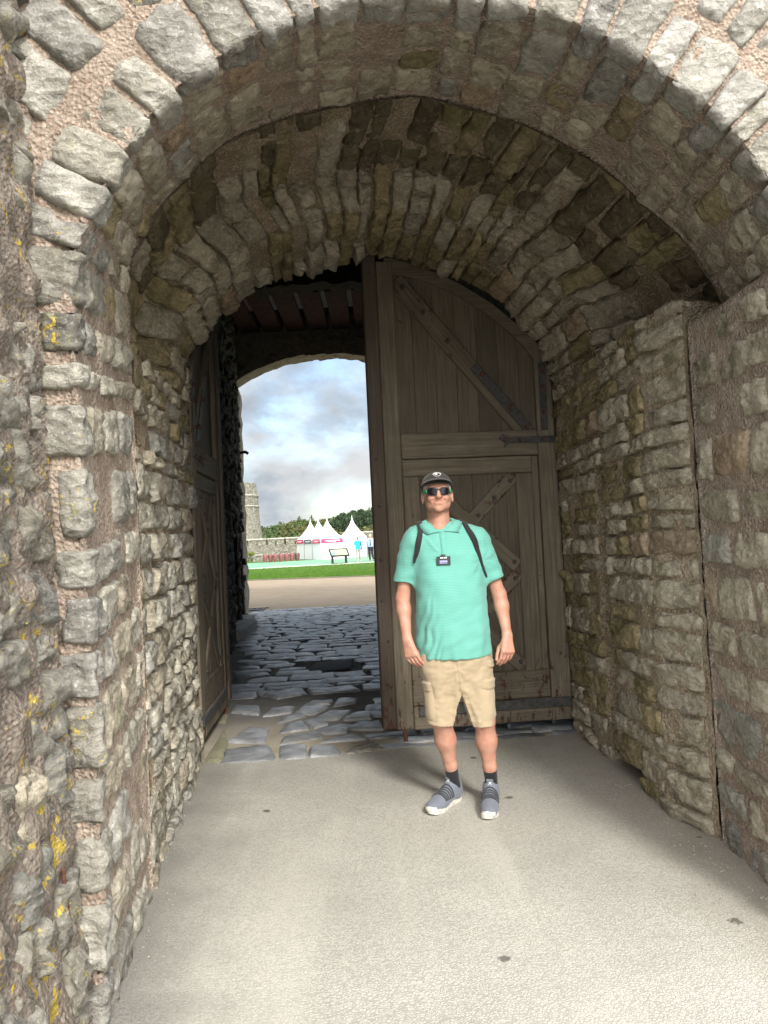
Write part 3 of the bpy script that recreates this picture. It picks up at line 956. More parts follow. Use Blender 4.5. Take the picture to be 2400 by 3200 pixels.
def build_cobbles():
    random.seed(17)
    bed = base_sheet('cobbled_floor', cob, np.linspace(-1.9, 3.6, 90), np.linspace(0.0, 12.36, 130), 1, .01, .01, M['bed'], None, 0.004, fr=2.5, depth=lambda s, t, p: -0.010)
    bed['kind'] = 'structure'
    slabm = ground_mat('pale_mossy_slab', (0.24, 0.235, 0.16), (0.36, 0.34, 0.25), 4.0, 0.6, 30, extra=(0.20, 0.215, 0.10))
    lst = []
    n = 0; solo_n = 0
    def one(q, mt, rz, solo=True, rough=0.007, nm='cobble', a=4, b=4):
        nonlocal n
        n += 1
        return stone(cob, q, 1, .01, .01, rz, mt, bed, nm, a, b, rough, 0.02, sink=0.02, seed=n*1.7, collect=None if solo else lst, flat=0.3)
    # the first rows, as they lie
    def px(u, v):
        x = (u-1200)/2404.; z = -(v-1600)/2404.
        xr = x*math.cos(ROLL)+z*math.sin(ROLL); zr = -x*math.sin(ROLL)+z*math.cos(ROLL)
        y = math.cos(PITCH)-zr*math.sin(PITCH); zz = math.sin(PITCH)+zr*math.cos(PITCH)
        k = -EYE/zz
        X, Y = xr*k, y*k
        s, t = X, Y-5.575
        for _ in range(6):
            s = X+0.145*t; t = Y-5.575-0.128*s*(1-t/12.3)
        return s, t
    Z = lambda L: [px(560+x/2.242, 1850+y/2.242) for x, y in L]
    first = [([(300, 1195), (672, 1178), (620, 1085), (345, 1100)], 'slate'), ([(705, 1178), (886, 1165), (884, 1068), (712, 1080)], 'slate'),
             ([(920, 1162), (1135, 1140), (1085, 1070), (925, 1085)], 'slate'), ([(1160, 1135), (1470, 1106), (1330, 1050), (1215, 1095)], 'grey'),
             ([(345, 1048), (600, 1052), (622, 962), (490, 955)], 'slate'), ([(712, 1065), (1020, 1015), (960, 990), (740, 1015)], 'slate'),
             ([(970, 1052), (1300, 1030), (1210, 1005), (1100, 1018)], 'slate'),
             ([(700, 985), (915, 955), (855, 908), (740, 935)], 'slate'), ([(870, 905), (950, 950), (1040, 925), (980, 895)], 'slate'), ([(915, 990), (1170, 985), (1230, 930), (1060, 940)], 'slate'),
             ([(690, 915), (885, 870), (850, 852), (730, 872)], 'slate'), ([(590, 870), (780, 845), (805, 808), (650, 822)], 'slate'), ([(360, 840), (555, 855), (560, 808), (400, 786)], 'slate'),
             ([(810, 840), (945, 858), (1040, 805), (880, 800)], 'slate'), ([(930, 890), (1110, 890), (1215, 830), (1050, 830)], 'slate'), ([(1150, 895), (1340, 890), (1330, 835), (1215, 850)], 'slate'),
             ([(1190, 960), (1440, 960), (1400, 905), (1240, 915)], 'slate'),
             ([(602, 720), (690, 745), (860, 715), (760, 692)], 'slate'), ([(865, 795), (1050, 785), (1075, 757), (930, 757)], 'slate'), ([(1085, 800), (1230, 775), (1250, 745), (1110, 750)], 'slate')]
    for q, mt in first:
        mx, my = sum(a for a, _ in q)/4, sum(b for _, b in q)/4
        q = [(mx+(a-mx)*1.13, my+(b-my)*1.16) for a, b in q]
        one(Z(q), M[mt], random.uniform(0.008, 0.016), rough=0.005, a=5, b=5)
    one(Z([(168, 1198), (300, 1195), (345, 1060), (330, 930)]), slabm, 0.006, rough=0.006)
    one(Z([(190, 900), (330, 920), (350, 800), (250, 830)]), slabm, 0.004, rough=0.006)
    # the dark worn slab
    ds_ = one(Z([(890, 560), (1215, 548), (1222, 462), (945, 490)]), plain('dark_wet_slate', (0.045, 0.043, 0.038), 0.75, 0.2, 0.3, 20, 0.3, 40), 0.008, rough=0.004, nm='paving_slab', a=5, b=5)
    ds_['label'] = 'large dark flat slab among the cobbles'
    c0 = np.array(Z([(1060, 515)])[0])
    # rows
    t = 0.0
    tfirst = Z([(600, 770)])[0][1]
    while t < 12.2:
        d = random.uniform(0.17, 0.40) if t > 1.2 else random.uniform(0.14, 0.26)
        L = splits(-1.85, 3.4, 0.24, 0.56)
        o = random.uniform(0, .3)
        for s0, s1 in zip(L, L[1:]):
            s0 += o; s1 += o
            P = cob((s0+s1)/2, t+d/2)
            if P[0] < -1.42-0.141*(P[1]-5.7): continue
            if abs((s0+s1)/2-c0[0]) < 0.42 and abs(t+d/2-c0[1]) < 0.36: continue
            if t < tfirst and P[0] < -0.02: continue
            vis = (P[0] < 0.02*P[1]-0.02 or (t < 0.5 and P[0] < 1.35)) and solo_n < 274
            solo_n += vis
            q = jq(s0, s1, t, t+d, 0.0, -0.004, 0.02, 0.018)
            sk = random.uniform(-0.08, 0.08)
            q = [(a+sk*(i > 1), b) for i, (a, b) in enumerate(q)]
            one(q, M['slate'], random.uniform(0.002, 0.008), vis, 0.009)
        t += d
    ob = build_collected('cobble', lst, M['slate'], bed)
build_ground()
build_cobbles()

# ------------------------------------------------------------------ the gatehouse behind the gate
def build_gatehouse():
    random.seed(41)
    root = empty('gatehouse', (-1.1, 11.0, 0), 0, 'dark gatehouse interior with side doorways and a low segmental far arch', 'building')
    Rl = Vector(root.location)
    def put(o):
        o.location = Vector(o.location)-Rl; o.parent = root; return o
    lx = lambda y: -1.72-0.141*(y-7.1)
    def lw(y, z):
        y = np.asarray(y, float); z = np.asarray(z, float)
        return np.stack([lx(y)+0*z, y+0*z, z+0*y], -1)
    def dep(y, z, p):
        for c, w, h in ((13.15, 0.72, 2.15), (15.05, 0.5, 2.1)):
            k = abs(y-c)/w
            if k < 1 and z < h-0.75*k*k: return -0.75
        return 0.0
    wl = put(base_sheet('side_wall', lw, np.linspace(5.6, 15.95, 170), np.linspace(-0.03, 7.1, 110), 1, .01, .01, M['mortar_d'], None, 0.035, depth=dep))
    lst = []
    z = 0.0
    while z < 6.3:
        h = random.uniform(0.11, 0.2)
        T = splits(7.0, 15.95, 0.2, 0.5)
        for a, b in zip(T, T[1:]):
            if dep((a+b)/2, z+h/2, None) < 0 or dep(a, z+h/2, None) < 0 or dep(b, z+h/2, None) < 0 or random.random() < 0.1: continue
            stone(lw, jq(a, b, z, z+h, .03, .03, .02, .015), 1, .01, .01, random.uniform(.02, .07), None, None, n=4, m=4, rough=.02, jag=.03, seed=a+z, collect=lst)
        z += h
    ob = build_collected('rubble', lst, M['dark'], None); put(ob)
    # stone steps in the two doorways
    pale = plain('worn_pale_step', (0.33, 0.325, 0.31), 0.8, 0.2, 0.3, 8, 0.4, 40)
    for y0, y1, z1, out in ((12.35, 13.95, 0.17, 0.42), (14.6, 15.55, 0.12, 0.34)):
        x = lx((y0+y1)/2)
        put(MB().box(x-0.7, x+out*0.45, y0, y1, -0.02, z1, 0.015).build('step', pale))
    # right wall, ceiling void, sides
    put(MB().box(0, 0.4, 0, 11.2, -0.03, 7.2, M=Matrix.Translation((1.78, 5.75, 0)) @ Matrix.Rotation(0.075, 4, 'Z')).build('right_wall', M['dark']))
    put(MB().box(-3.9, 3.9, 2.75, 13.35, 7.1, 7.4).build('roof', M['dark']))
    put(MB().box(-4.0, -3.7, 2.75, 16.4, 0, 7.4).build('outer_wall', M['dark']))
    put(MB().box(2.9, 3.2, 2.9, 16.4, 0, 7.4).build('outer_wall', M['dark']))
    # cross wall above, ragged below
    V, F = [], []
    for i, x in enumerate(np.linspace(-3.7, 2.6, 120)):
        zb = 5.93-0.07*abs(x+0.9)**1.6*0.5+fbm(Vector((x*4, 0, 0)), 4)*0.06
        V += [(x, 13.0, 7.3), (x, 13.0+fbm(Vector((x*3, 1, 0)))*.05, 6.6), (x, 13.0+fbm(Vector((x*5, 7, 0)))*.06, zb), (x, 13.5, zb+0.01)]
    put(mesh('cross_wall', V, grid_faces(120, 4), M['dark'], None, False))
    # ceiling bay: brick panels between narrow slots, pale bars standing in for skylight on the slot sides
    brick = plain('dark_red_brick', (0.075, 0.042, 0.032), 0.9, 0.2, 0.4, 12, 0.8, 40)
    bar = plain('slot_light_grey', (0.16, 0.175, 0.16), 0.7, 0.2, 0.15, 6)
    edges = []
    x0 = -0.93
    pitch = 0.475
    for i in range(-5, 6):
        xc = x0+pitch*i
        put(MB().box(xc-pitch+0.055, xc-0.045, 13.45, 15.9, 5.93, 6.08, 0.01).build('ceiling_panel', brick))
        put(MB().box(xc-0.043, xc+0.053, 13.5, 14.62, 6.0, 6.03).build('slot_light_bar', bar))
    put(MB().box(-3.7, 3.0, 13.4, 16.0, 6.5, 6.6).build('ceiling_void', M['dark']))
    # far arch
    arch = [(-2.96, z) for z in np.linspace(-0.03, 4.9, 26)]
    cx, zc, w = -1.1, 5.43, 1.9
    for a in np.linspace(-1, 1, 60):
        arch.append((cx+a*w-(0.0), zc-0.52*abs(a)**2.2))
    arch += [(0.8, z) for z in np.linspace(4.8, -0.03, 22)]
    V = []
    for i, (x, z) in enumerate(arch):
        d = Vector((x-cx, 0, max(0, z-3.0))).normalized()
        for (y, o) in ((15.9, 3.2), (15.9, 0.25), (15.9, 0.0), (16.05, 0.0), (16.2, 0.0), (16.32, 0.0), (16.45, 0.0), (16.45, 0.3), (16.45, 3.2)):
            r = fbm(Vector((x*5, y*5, z*5)), 4)*0.045 if o < 0.1 else 0
            V.append((x+d.x*o+r, y, z+d.z*o+r*0.8))
    put(mesh('far_arch', V, grid_faces(len(arch), 9), M['tan'], None, False))
    # iron hook on the far jamb
    put(MB().tube([(-2.93, 15.8, 3.42), (-2.80, 15.8, 3.44), (-2.74, 15.8, 3.40)], 0.03, 6).build('hinge_pin', M['iron']))
build_gatehouse()
# ------------------------------------------------------------------ the two gate leaves
def build_leaf(F, H, sx, label):
    """leaf coordinates: u from the free edge to the hinge, z up, v proud towards the viewer"""
    F, H = Vector(F), Vector(H)
    d = (H-F).normalized()*sx
    root = empty('gate_leaf', F, math.atan2(d.y, d.x), label, 'gate', 'leaves of the wooden gate')
    W = (H-F).length
    def B(name, u0, u1, z0, z1, v0, v1, mat='wood_v', bev=0.006):
        a, b = sorted((u0*sx, u1*sx))
        return MB().box(a, b, -v1, -v0, z0, z1, bev).build(name, M[mat], root)
    def P(name, pts, v0, v1, mat):
        return MB().poly([(u*sx, -v0, z) for u, z in pts], (0, -(v1-v0), 0)).build(name, M[mat], root)
    def bar(name, a, b, w, v0, v1, mat='wood_v', end=None):
        (u0, z0), (u1, z1) = a, b
        L = math.hypot(u1-u0, z1-z0)
        o = MB().box(-w/2, w/2, -v1, -v0, 0, L, 0.006).build(name, M[mat], root)
        o.location = (u0*sx, 0, z0)
        o.rotation_euler = (0, math.atan2((u1-u0)*sx, z1-z0), 0)
        return o
    out = [(-0.03, 3.66), (0.15, 3.64), (0.35, 3.585), (0.55, 3.50), (0.717, 3.42), (0.959, 3.265), (1.165, 3.085), (1.287, 2.98), (1.386, 2.82)]
    inn = [(0.10, 3.52), (0.316, 3.482), (0.50, 3.43), (0.68, 3.345), (0.84, 3.245), (0.971, 3.14), (1.10, 3.03), (1.19, 2.935), (1.265, 2.83)]
    zo = lambda u: float(np.interp(u, [p[0] for p in out], [p[1] for p in out]))
    # backing planks of the upper panel and lower wicket
    E = [0.17, 0.335, 0.50, 0.66, 0.825, 0.99, 1.15, 1.30]
    for a, b in zip(E, E[1:]):
        t = min(zo(a), zo(b))-0.05
        P('plank', [(a+.0015, 2.16), (b-.0015, 2.16), (b-.0015, zo(b)-.05), (a+.0015, zo(a)-.05)], -0.04, -0.004+random.uniform(0, .004), 'plank')
    E = [0.27, 0.42, 0.58, 0.74, 0.90, 1.12]
    for a, b in zip(E, E[1:]):
        P('plank', [(a+.0015, 0.30), (b-.0015, 0.30), (b-.0015, 2.0), (a+.0015, 2.0)], -0.04, -0.004+random.uniform(0, .004), 'plank')
    # meeting stile (double) and main stiles
    B('meeting_stile', -0.03, 0.072, 0.10, 3.655, -0.06, 0.055, 'wood_edge', 0.008)
    B('stile', 0.075, 0.202, 0.085, 3.60, -0.045, 0.036)
    P('stile', [(1.262, 0.08), (W, 0.08), (W, 2.80), (1.386, 2.82), (1.262, 2.99)], -0.045, 0.036, 'wood_v')
    # curved top rail
    top = out[1:]; low = inn
    P('curved_rail', top+low[::-1], -0.045, 0.034, 'wood_h')
    B('middle_rail', 0.205, 1.259, 2.095, 2.285, -0.04, 0.038, 'wood_h')
    B('panel_rail', 0.205, 1.205, 1.963, 2.09, -0.04, 0.022, 'wood_h')
    B('inner_stile', 0.206, 0.33, 0.345, 1.96, -0.04, 0.024)
    B('inner_stile', 1.075, 1.205, 0.345, 1.96, -0.04, 0.024)
    B('outer_stile', 1.208, 1.259, 0.345, 2.09, -0.04, 0.012)
    B('bottom_rail', 0.205, 1.259, 0.255, 0.465, -0.04, 0.030, 'wood_h')
    B('kick_board', 0.205, 1.262, 0.082, 0.25, -0.04, 0.040, 'wood_h')
    B('iron_strip', 0.24, W+0.005, 0.178, 0.25, 0.037, 0.052, 'iron', 0.004)
    # braces
    bar('brace', (0.215, 3.46), (1.20, 2.24), 0.135, -0.003, 0.028)
    m1, m2 = 1.22, 0.47
    bar('brace', (1.06, 1.945), (0.345, 1.25), 0.105, -0.003, 0.018)
    bar('brace', (0.345, 1.945), (1.06, 1.25), 0.105, -0.003, 0.020)
    bar('brace', (1.06, 1.20), (0.345, 0.49), 0.105, -0.003, 0.018)
    bar('brace', (0.345, 1.20), (1.06, 0.49), 0.105, -0.003, 0.020)
    # ironwork: strap over the brace, upper hinge strap, spearhead hinge
    bar('iron_strap', (0.79, 2.79), (1.235, 2.245), 0.075, 0.028, 0.036, 'iron')
    B('iron_strap', 1.29, 1.345, 2.28, 2.80, 0.037, 0.047, 'iron', 0.003)
    P('hinge_strap', [(0.95, 2.225), (0.985, 2.262), (1.03, 2.235), (W+0.01, 2.235), (W+0.01, 2.185), (1.03, 2.185), (0.99, 2.15), (1.0, 2.19)], 0.038, 0.052, 'iron')
    def bolt(u, z, v, mat='iron', r=0.017):
        o = MB().box(-r, r, -v-0.014, -v+0.004, -r, r, 0.004).build('bolt', M[mat], root)
        o.location = (u*sx, 0, z); o.rotation_euler = (0, random.uniform(0.4, 1.1), 0)
    for u, z in ((0.27, 3.40), (0.42, 3.21), (0.60, 2.985)): bolt(u, z, 0.028)
    for u, z in ((0.85, 2.72), (1.06, 2.46), (1.18, 2.31)): bolt(u, z, 0.036, 'iron_rust')
    for u, z in ((1.03, 1.905), (0.90, 1.78), (0.77, 1.65), (1.03, 1.285), (1.03, 1.16), (0.92, 1.06), (1.04, 0.53), (0.4, 1.26), (0.4, 1.16), (0.40, 0.55), (0.38, 1.9)): bolt(u, z, 0.02, r=0.014)
    for z in (2.42, 2.62, 2.74): bolt(1.317, z, 0.047, 'iron_rust', 0.013)
    for u in (1.0, 1.12, 1.3): bolt(u, 2.21, 0.052, 'iron_rust', 0.013)
    for z in (0.75, 1.05, 1.35, 1.75, 2.1, 3.0, 3.5): bolt(0.02+random.uniform(-.02, .02), z, 0.055, 'iron', 0.009)
    # drop bolt
    MB().cyl((0.135*sx, -0.02, -0.005), (0.135*sx, -0.02, 0.14), 0.016, seg=10).build('drop_bolt', M['iron_rust'], root)
    return root
random.seed(3)
build_leaf((-0.055, 5.76, 0), (1.36, 5.92, 0), 1, 'wide weathered wooden gate leaf standing closed behind the man, braced with iron straps')
build_leaf((-1.535, 7.12, 0), (-1.445, 5.72, 0), -1, 'narrow-looking wooden gate leaf folded back against the dark left passage wall')
# ------------------------------------------------------------------ sculpting with distance fields
class Field:
    def __init__(s, lo, hi, h):
        s.lo = np.array(lo, float); s.h = h
        s.n = np.ceil((np.array(hi, float)-s.lo)/h).astype(int)+1
        s.F = np.full(s.n, 0.25, np.float32)
    def box(s, lo, hi):
        a = np.clip(np.floor((np.array(lo)-s.lo)/s.h).astype(int), 0, s.n)
        b = np.clip(np.ceil((np.array(hi)-s.lo)/s.h).astype(int)+1, 0, s.n)
        ax = [s.lo[k]+np.arange(a[k], b[k])*s.h for k in range(3)]
        X, Y, Z = np.meshgrid(*ax, indexing='ij', sparse=True)
        return (slice(a[0], b[0]), slice(a[1], b[1]), slice(a[2], b[2])), X, Y, Z
    def add(s, d, sl, k=0.0):
        F = s.F[sl]
        if k > 0:
            e = np.maximum(k-np.abs(F-d), 0)/k
            s.F[sl] = np.minimum(F, d)-e*e*k*0.25
        else:
            s.F[sl] = np.minimum(F, d)
    def sub(s, d, sl, k=0.0):
        F = s.F[sl]; d = -d
        if k > 0:
            e = np.maximum(k-np.abs(F-d), 0)/k
            s.F[sl] = np.maximum(F, d)+e*e*k*0.25
        else:
            s.F[sl] = np.maximum(F, d)
    def cone(s, a, b, ra, rb, k=0.02, cut=None, sub=False, sy=1.0):
        a, b = np.array(a, float), np.array(b, float)
        r = max(ra, rb)*max(1, sy)+k+0.03
        sl, X, Y, Z = s.box(np.minimum(a, b)-r, np.maximum(a, b)+r)
        d = b-a
        t = np.clip(((X-a[0])*d[0]+(Y-a[1])*d[1]+(Z-a[2])*d[2])/max(d@d, 1e-9), 0, 1)
        q = np.sqrt((X-a[0]-t*d[0])**2+((Y-a[1]-t*d[1])/sy)**2+(Z-a[2]-t*d[2])**2)-(ra+(rb-ra)*t)
        if cut is not None:
            p, n = np.array(cut[0], float), np.array(cut[1], float); n /= np.linalg.norm(n)
            q = np.maximum(q, (X-p[0])*n[0]+(Y-p[1])*n[1]+(Z-p[2])*n[2])
        (s.sub if sub else s.add)(q.astype(np.float32), sl, k)
        return s
    def ell(s, c, r, k=0.02, rot=None, sub=False):
        c, r = np.array(c, float), np.array(r, float)
        m = r.max()+k+0.03
        sl, X, Y, Z = s.box(c-m, c+m)
        x, y, z = X-c[0], Y-c[1], Z-c[2]
        if rot is not None:
            Rm = np.array(rot.to_3x3()).T
            x, y, z = (Rm[i, 0]*x+Rm[i, 1]*y+Rm[i, 2]*z for i in range(3))
        k0 = np.sqrt((x/r[0])**2+(y/r[1])**2+(z/r[2])**2)
        k1 = np.sqrt((x/r[0]**2)**2+(y/r[1]**2)**2+(z/r[2]**2)**2)+1e-6
        d = (k0*(k0-1)/k1).astype(np.float32)
        (s.sub if sub else s.add)(d, sl, k)
        return s
    def loft(s, rings, k=0.02, p=2.3, cut_lo=None, cut_hi=None):
        """rings: (z, cx, cy, rx, ry)"""
        R = np.array(rings, float)
        lo = [min(R[:, 1]-R[:, 3])-.05, min(R[:, 2]-R[:, 4])-.05, R[0, 0]-.03]
        hi = [max(R[:, 1]+R[:, 3])+.05, max(R[:, 2]+R[:, 4])+.05, R[-1, 0]+.03]
        sl, X, Y, Z = s.box(lo, hi)
        z = Z.ravel()
        cx, cy, rx, ry = (np.interp(z, R[:, 0], R[:, i])[None, None, :] for i in (1, 2, 3, 4))
        q = (np.abs((X-cx)/rx)**p+np.abs((Y-cy)/ry)**p)**(1/p)
        d = (q-1)*np.minimum(rx, ry)
        d = np.maximum(d, Z-R[-1, 0]); d = np.maximum(d, R[0, 0]-Z)
        s.add(d.astype(np.float32), sl, k)
        return s
    def plane(s, p, n):
        sl, X, Y, Z = s.box(s.lo, s.lo+s.n*s.h)
        n = np.array(n, float); n /= np.linalg.norm(n)
        s.F = np.maximum(s.F, ((X-p[0])*n[0]+(Y-p[1])*n[1]+(Z-p[2])*n[2]).astype(np.float32))
        return s
    def net(s):
        F = s.F
        ins = F < 0
        nx, ny, nz = F.shape
        cells = np.zeros((nx-1, ny-1, nz-1), bool)
        cs = [(i, j, k) for i in (0, 1) for j in (0, 1) for k in (0, 1)]
        cnt = np.zeros((nx-1, ny-1, nz-1), np.int8)
        for i, j, k in cs:
            cnt += ins[i:nx-1+i, j:ny-1+j, k:nz-1+k]
        act = (cnt > 0) & (cnt < 8)
        idx = np.argwhere(act)
        num = np.full(act.shape, -1, np.int64); num[act] = np.arange(len(idx))
        val = {c: F[idx[:, 0]+c[0], idx[:, 1]+c[1], idx[:, 2]+c[2]] for c in cs}
        acc = np.zeros((len(idx), 3)); w = np.zeros(len(idx))
        for c in cs:
            for ax in range(3):
                if c[ax] == 1: continue
                e = list(c); e[ax] = 1; e = tuple(e)
                a, b = val[c], val[e]
                m = (a < 0) != (b < 0)
                t = np.where(m, a/np.where(m, a-b, 1), 0)
                q = np.array(c, float)[None, :].repeat(len(idx), 0); q[:, ax] += t
                acc[m] += q[m]; w[m] += 1
        V = s.lo+(idx+acc/w[:, None])*s.h
        Fc = []
        for ax in range(3):
            sl0 = [slice(1, -1)]*3; sl0[ax] = slice(0, -1)
            sl1 = list(sl0); sl1[ax] = slice(1, None)
            A, B = ins[tuple(sl0)], ins[tuple(sl1)]
            e = np.argwhere(A != B)
            if len(e) == 0: continue
            o = e.copy()
            for q in range(3):
                if q != ax: o[:, q] += 1
            u, v = (ax+1) % 3, (ax+2) % 3
            def g(du, dv):
                p = o.copy(); p[:, u] += du; p[:, v] += dv
                return num[p[:, 0], p[:, 1], p[:, 2]]
            Q = np.stack([g(-1, -1), g(0, -1), g(0, 0), g(-1, 0)], 1)
            flip = ~A[tuple(e.T)]
            Q[flip] = Q[flip][:, ::-1]
            Fc.append(Q)
        Fc = np.concatenate(Fc)
        Fc = Fc[(Fc >= 0).all(1)]
        return V, Fc

def relax(V, F, it=2, lam=0.5):
    n = len(V)
    E = np.concatenate([F[:, [0, 1]], F[:, [1, 2]], F[:, [2, 3]], F[:, [3, 0]]])
    E = np.concatenate([E, E[:, ::-1]])
    cnt = np.bincount(E[:, 0], minlength=n).astype(float)
    for _ in range(it):
        S = np.stack([np.bincount(E[:, 0], V[E[:, 1], k], n) for k in range(3)], 1)/np.maximum(cnt, 1)[:, None]
        V = V+(S-V)*lam
    return V

def vnorm(V, F):
    a, b, c, d = (V[F[:, i]] for i in range(4))
    n = np.cross(c-a, d-b)
    N_ = np.zeros_like(V)
    for i in range(4):
        for k in range(3):
            N_[:, k] += np.bincount(F[:, i], n[:, k], len(V))
    return N_/(np.linalg.norm(N_, axis=1)[:, None]+1e-12)

def sculpt(f, it=2, wr=None):
    V, F = f.net()
    V = relax(V, F, it)
    if wr is not None:
        N_ = vnorm(V, F)
        d = np.array([wr(Vector(p), n) for p, n in zip(V, N_)])
        V = V+N_*d[:, None]
    return V, F

# ------------------------------------------------------------------ materials for the man
def skin_mat(name, base, red):
    m, t, b = new_mat(name, 0.5, 0.35)
    p = objc(t)
    col = ramp(t, noise(t, p, 22, 6, 0.6), [(0.35, red), (0.62, base)])
    col = mixc(t, mth(t, 'MULTIPLY', ramp(t, noise(t, p, 160, 3), [(0.55, 0.0), (0.7, 1.0)]), 0.25), col, tuple(x*0.7 for x in red))
    setc(t, b, col)
    b.inputs['Subsurface Weight'].default_value = 0.12
    b.inputs['Subsurface Radius'].default_value = (0.012, 0.005, 0.003)
    setn(t, b, bump(t, noise(t, p, 190, 3), 0.25, 0.002))
    return m
M['skin'] = skin_mat('skin', (0.44, 0.255, 0.185), (0.385, 0.18, 0.13))
def cloth_mat(name, a, b_, stripe=0.0, stripe_col=None, weave=900, rough=0.85, bmp=0.2):
    m, t, b = new_mat(name, rough, 0.2)
    p = objc(t)
    col = ramp(t, noise(t, p, 5, 5), [(0.3, a), (0.7, b_)])
    h = noise(t, p, weave*0.25, 2)
    if stripe > 0:
        z = N(t, 'ShaderNodeSeparateXYZ', {'Vector': p}).outputs['Z']
        w = mth(t, 'SINE', mth(t, 'MULTIPLY', mth(t, 'ADD', z, mth(t, 'MULTIPLY', noise(t, p, 4, 3), 0.05)), stripe))
        col = mixc(t, ramp(t, w, [(0.35, 0.0), (0.9, 0.5)]), col, stripe_col)
    setc(t, b, col)
    b.inputs['Sheen Weight'].default_value = 0.15
    setn(t, b, bump(t, h, bmp, 0.0015))
    return m
M['shirt'] = cloth_mat('mint_polo_cloth', (0.105, 0.32, 0.27), (0.125, 0.355, 0.305), 2*math.pi/0.0082, (0.18, 0.47, 0.40))
M['khaki'] = cloth_mat('khaki_cotton', (0.33, 0.265, 0.175), (0.385, 0.31, 0.21), bmp=0.35)
M['black_cloth'] = cloth_mat('black_webbing', (0.012, 0.012, 0.013), (0.03, 0.03, 0.032), bmp=0.5)
M['cap'] = cloth_mat('charcoal_cap_cloth', (0.028, 0.027, 0.026), (0.05, 0.048, 0.046), bmp=0.5)
M['sock'] = cloth_mat('black_sock', (0.008, 0.008, 0.01), (0.02, 0.02, 0.024), bmp=0.6)
M['shoe'] = cloth_mat('blue_grey_mesh', (0.12, 0.135, 0.175), (0.16, 0.175, 0.215), bmp=0.9, weave=1600)
M['shoe_d'] = cloth_mat('grey_synthetic', (0.10, 0.125, 0.14), (0.13, 0.155, 0.17), bmp=0.2)
M['elastic'] = cloth_mat('charcoal_elastic', (0.025, 0.03, 0.036), (0.05, 0.056, 0.064), bmp=0.3)
M['sole'] = plain('off_white_foam', (0.50, 0.485, 0.44), 0.6, 0.3, 0.2, 40, 0.3, 150)
M['white'] = plain('white_print', (0.8, 0.8, 0.8), 0.6)
M['lens'] = plain('dark_lens', (0.006, 0.006, 0.009), 0.22, 0.25)
M['frame'] = plain('grey_plastic', (0.03, 0.033, 0.035), 0.35, 0.5)
M['green'] = plain('green_plastic', (0.06, 0.42, 0.17), 0.35, 0.5)
M['hair'] = cloth_mat('grey_hair', (0.22, 0.21, 0.20), (0.42, 0.41, 0.39), bmp=1.0)
M['badge'] = plain('black_card', (0.006, 0.007, 0.008), 0.4, 0.4)
M['lilac'] = plain('lilac_print', (0.42, 0.45, 0.75), 0.6)
M['lip'] = plain('lip', (0.50, 0.22, 0.17), 0.45, 0.4)

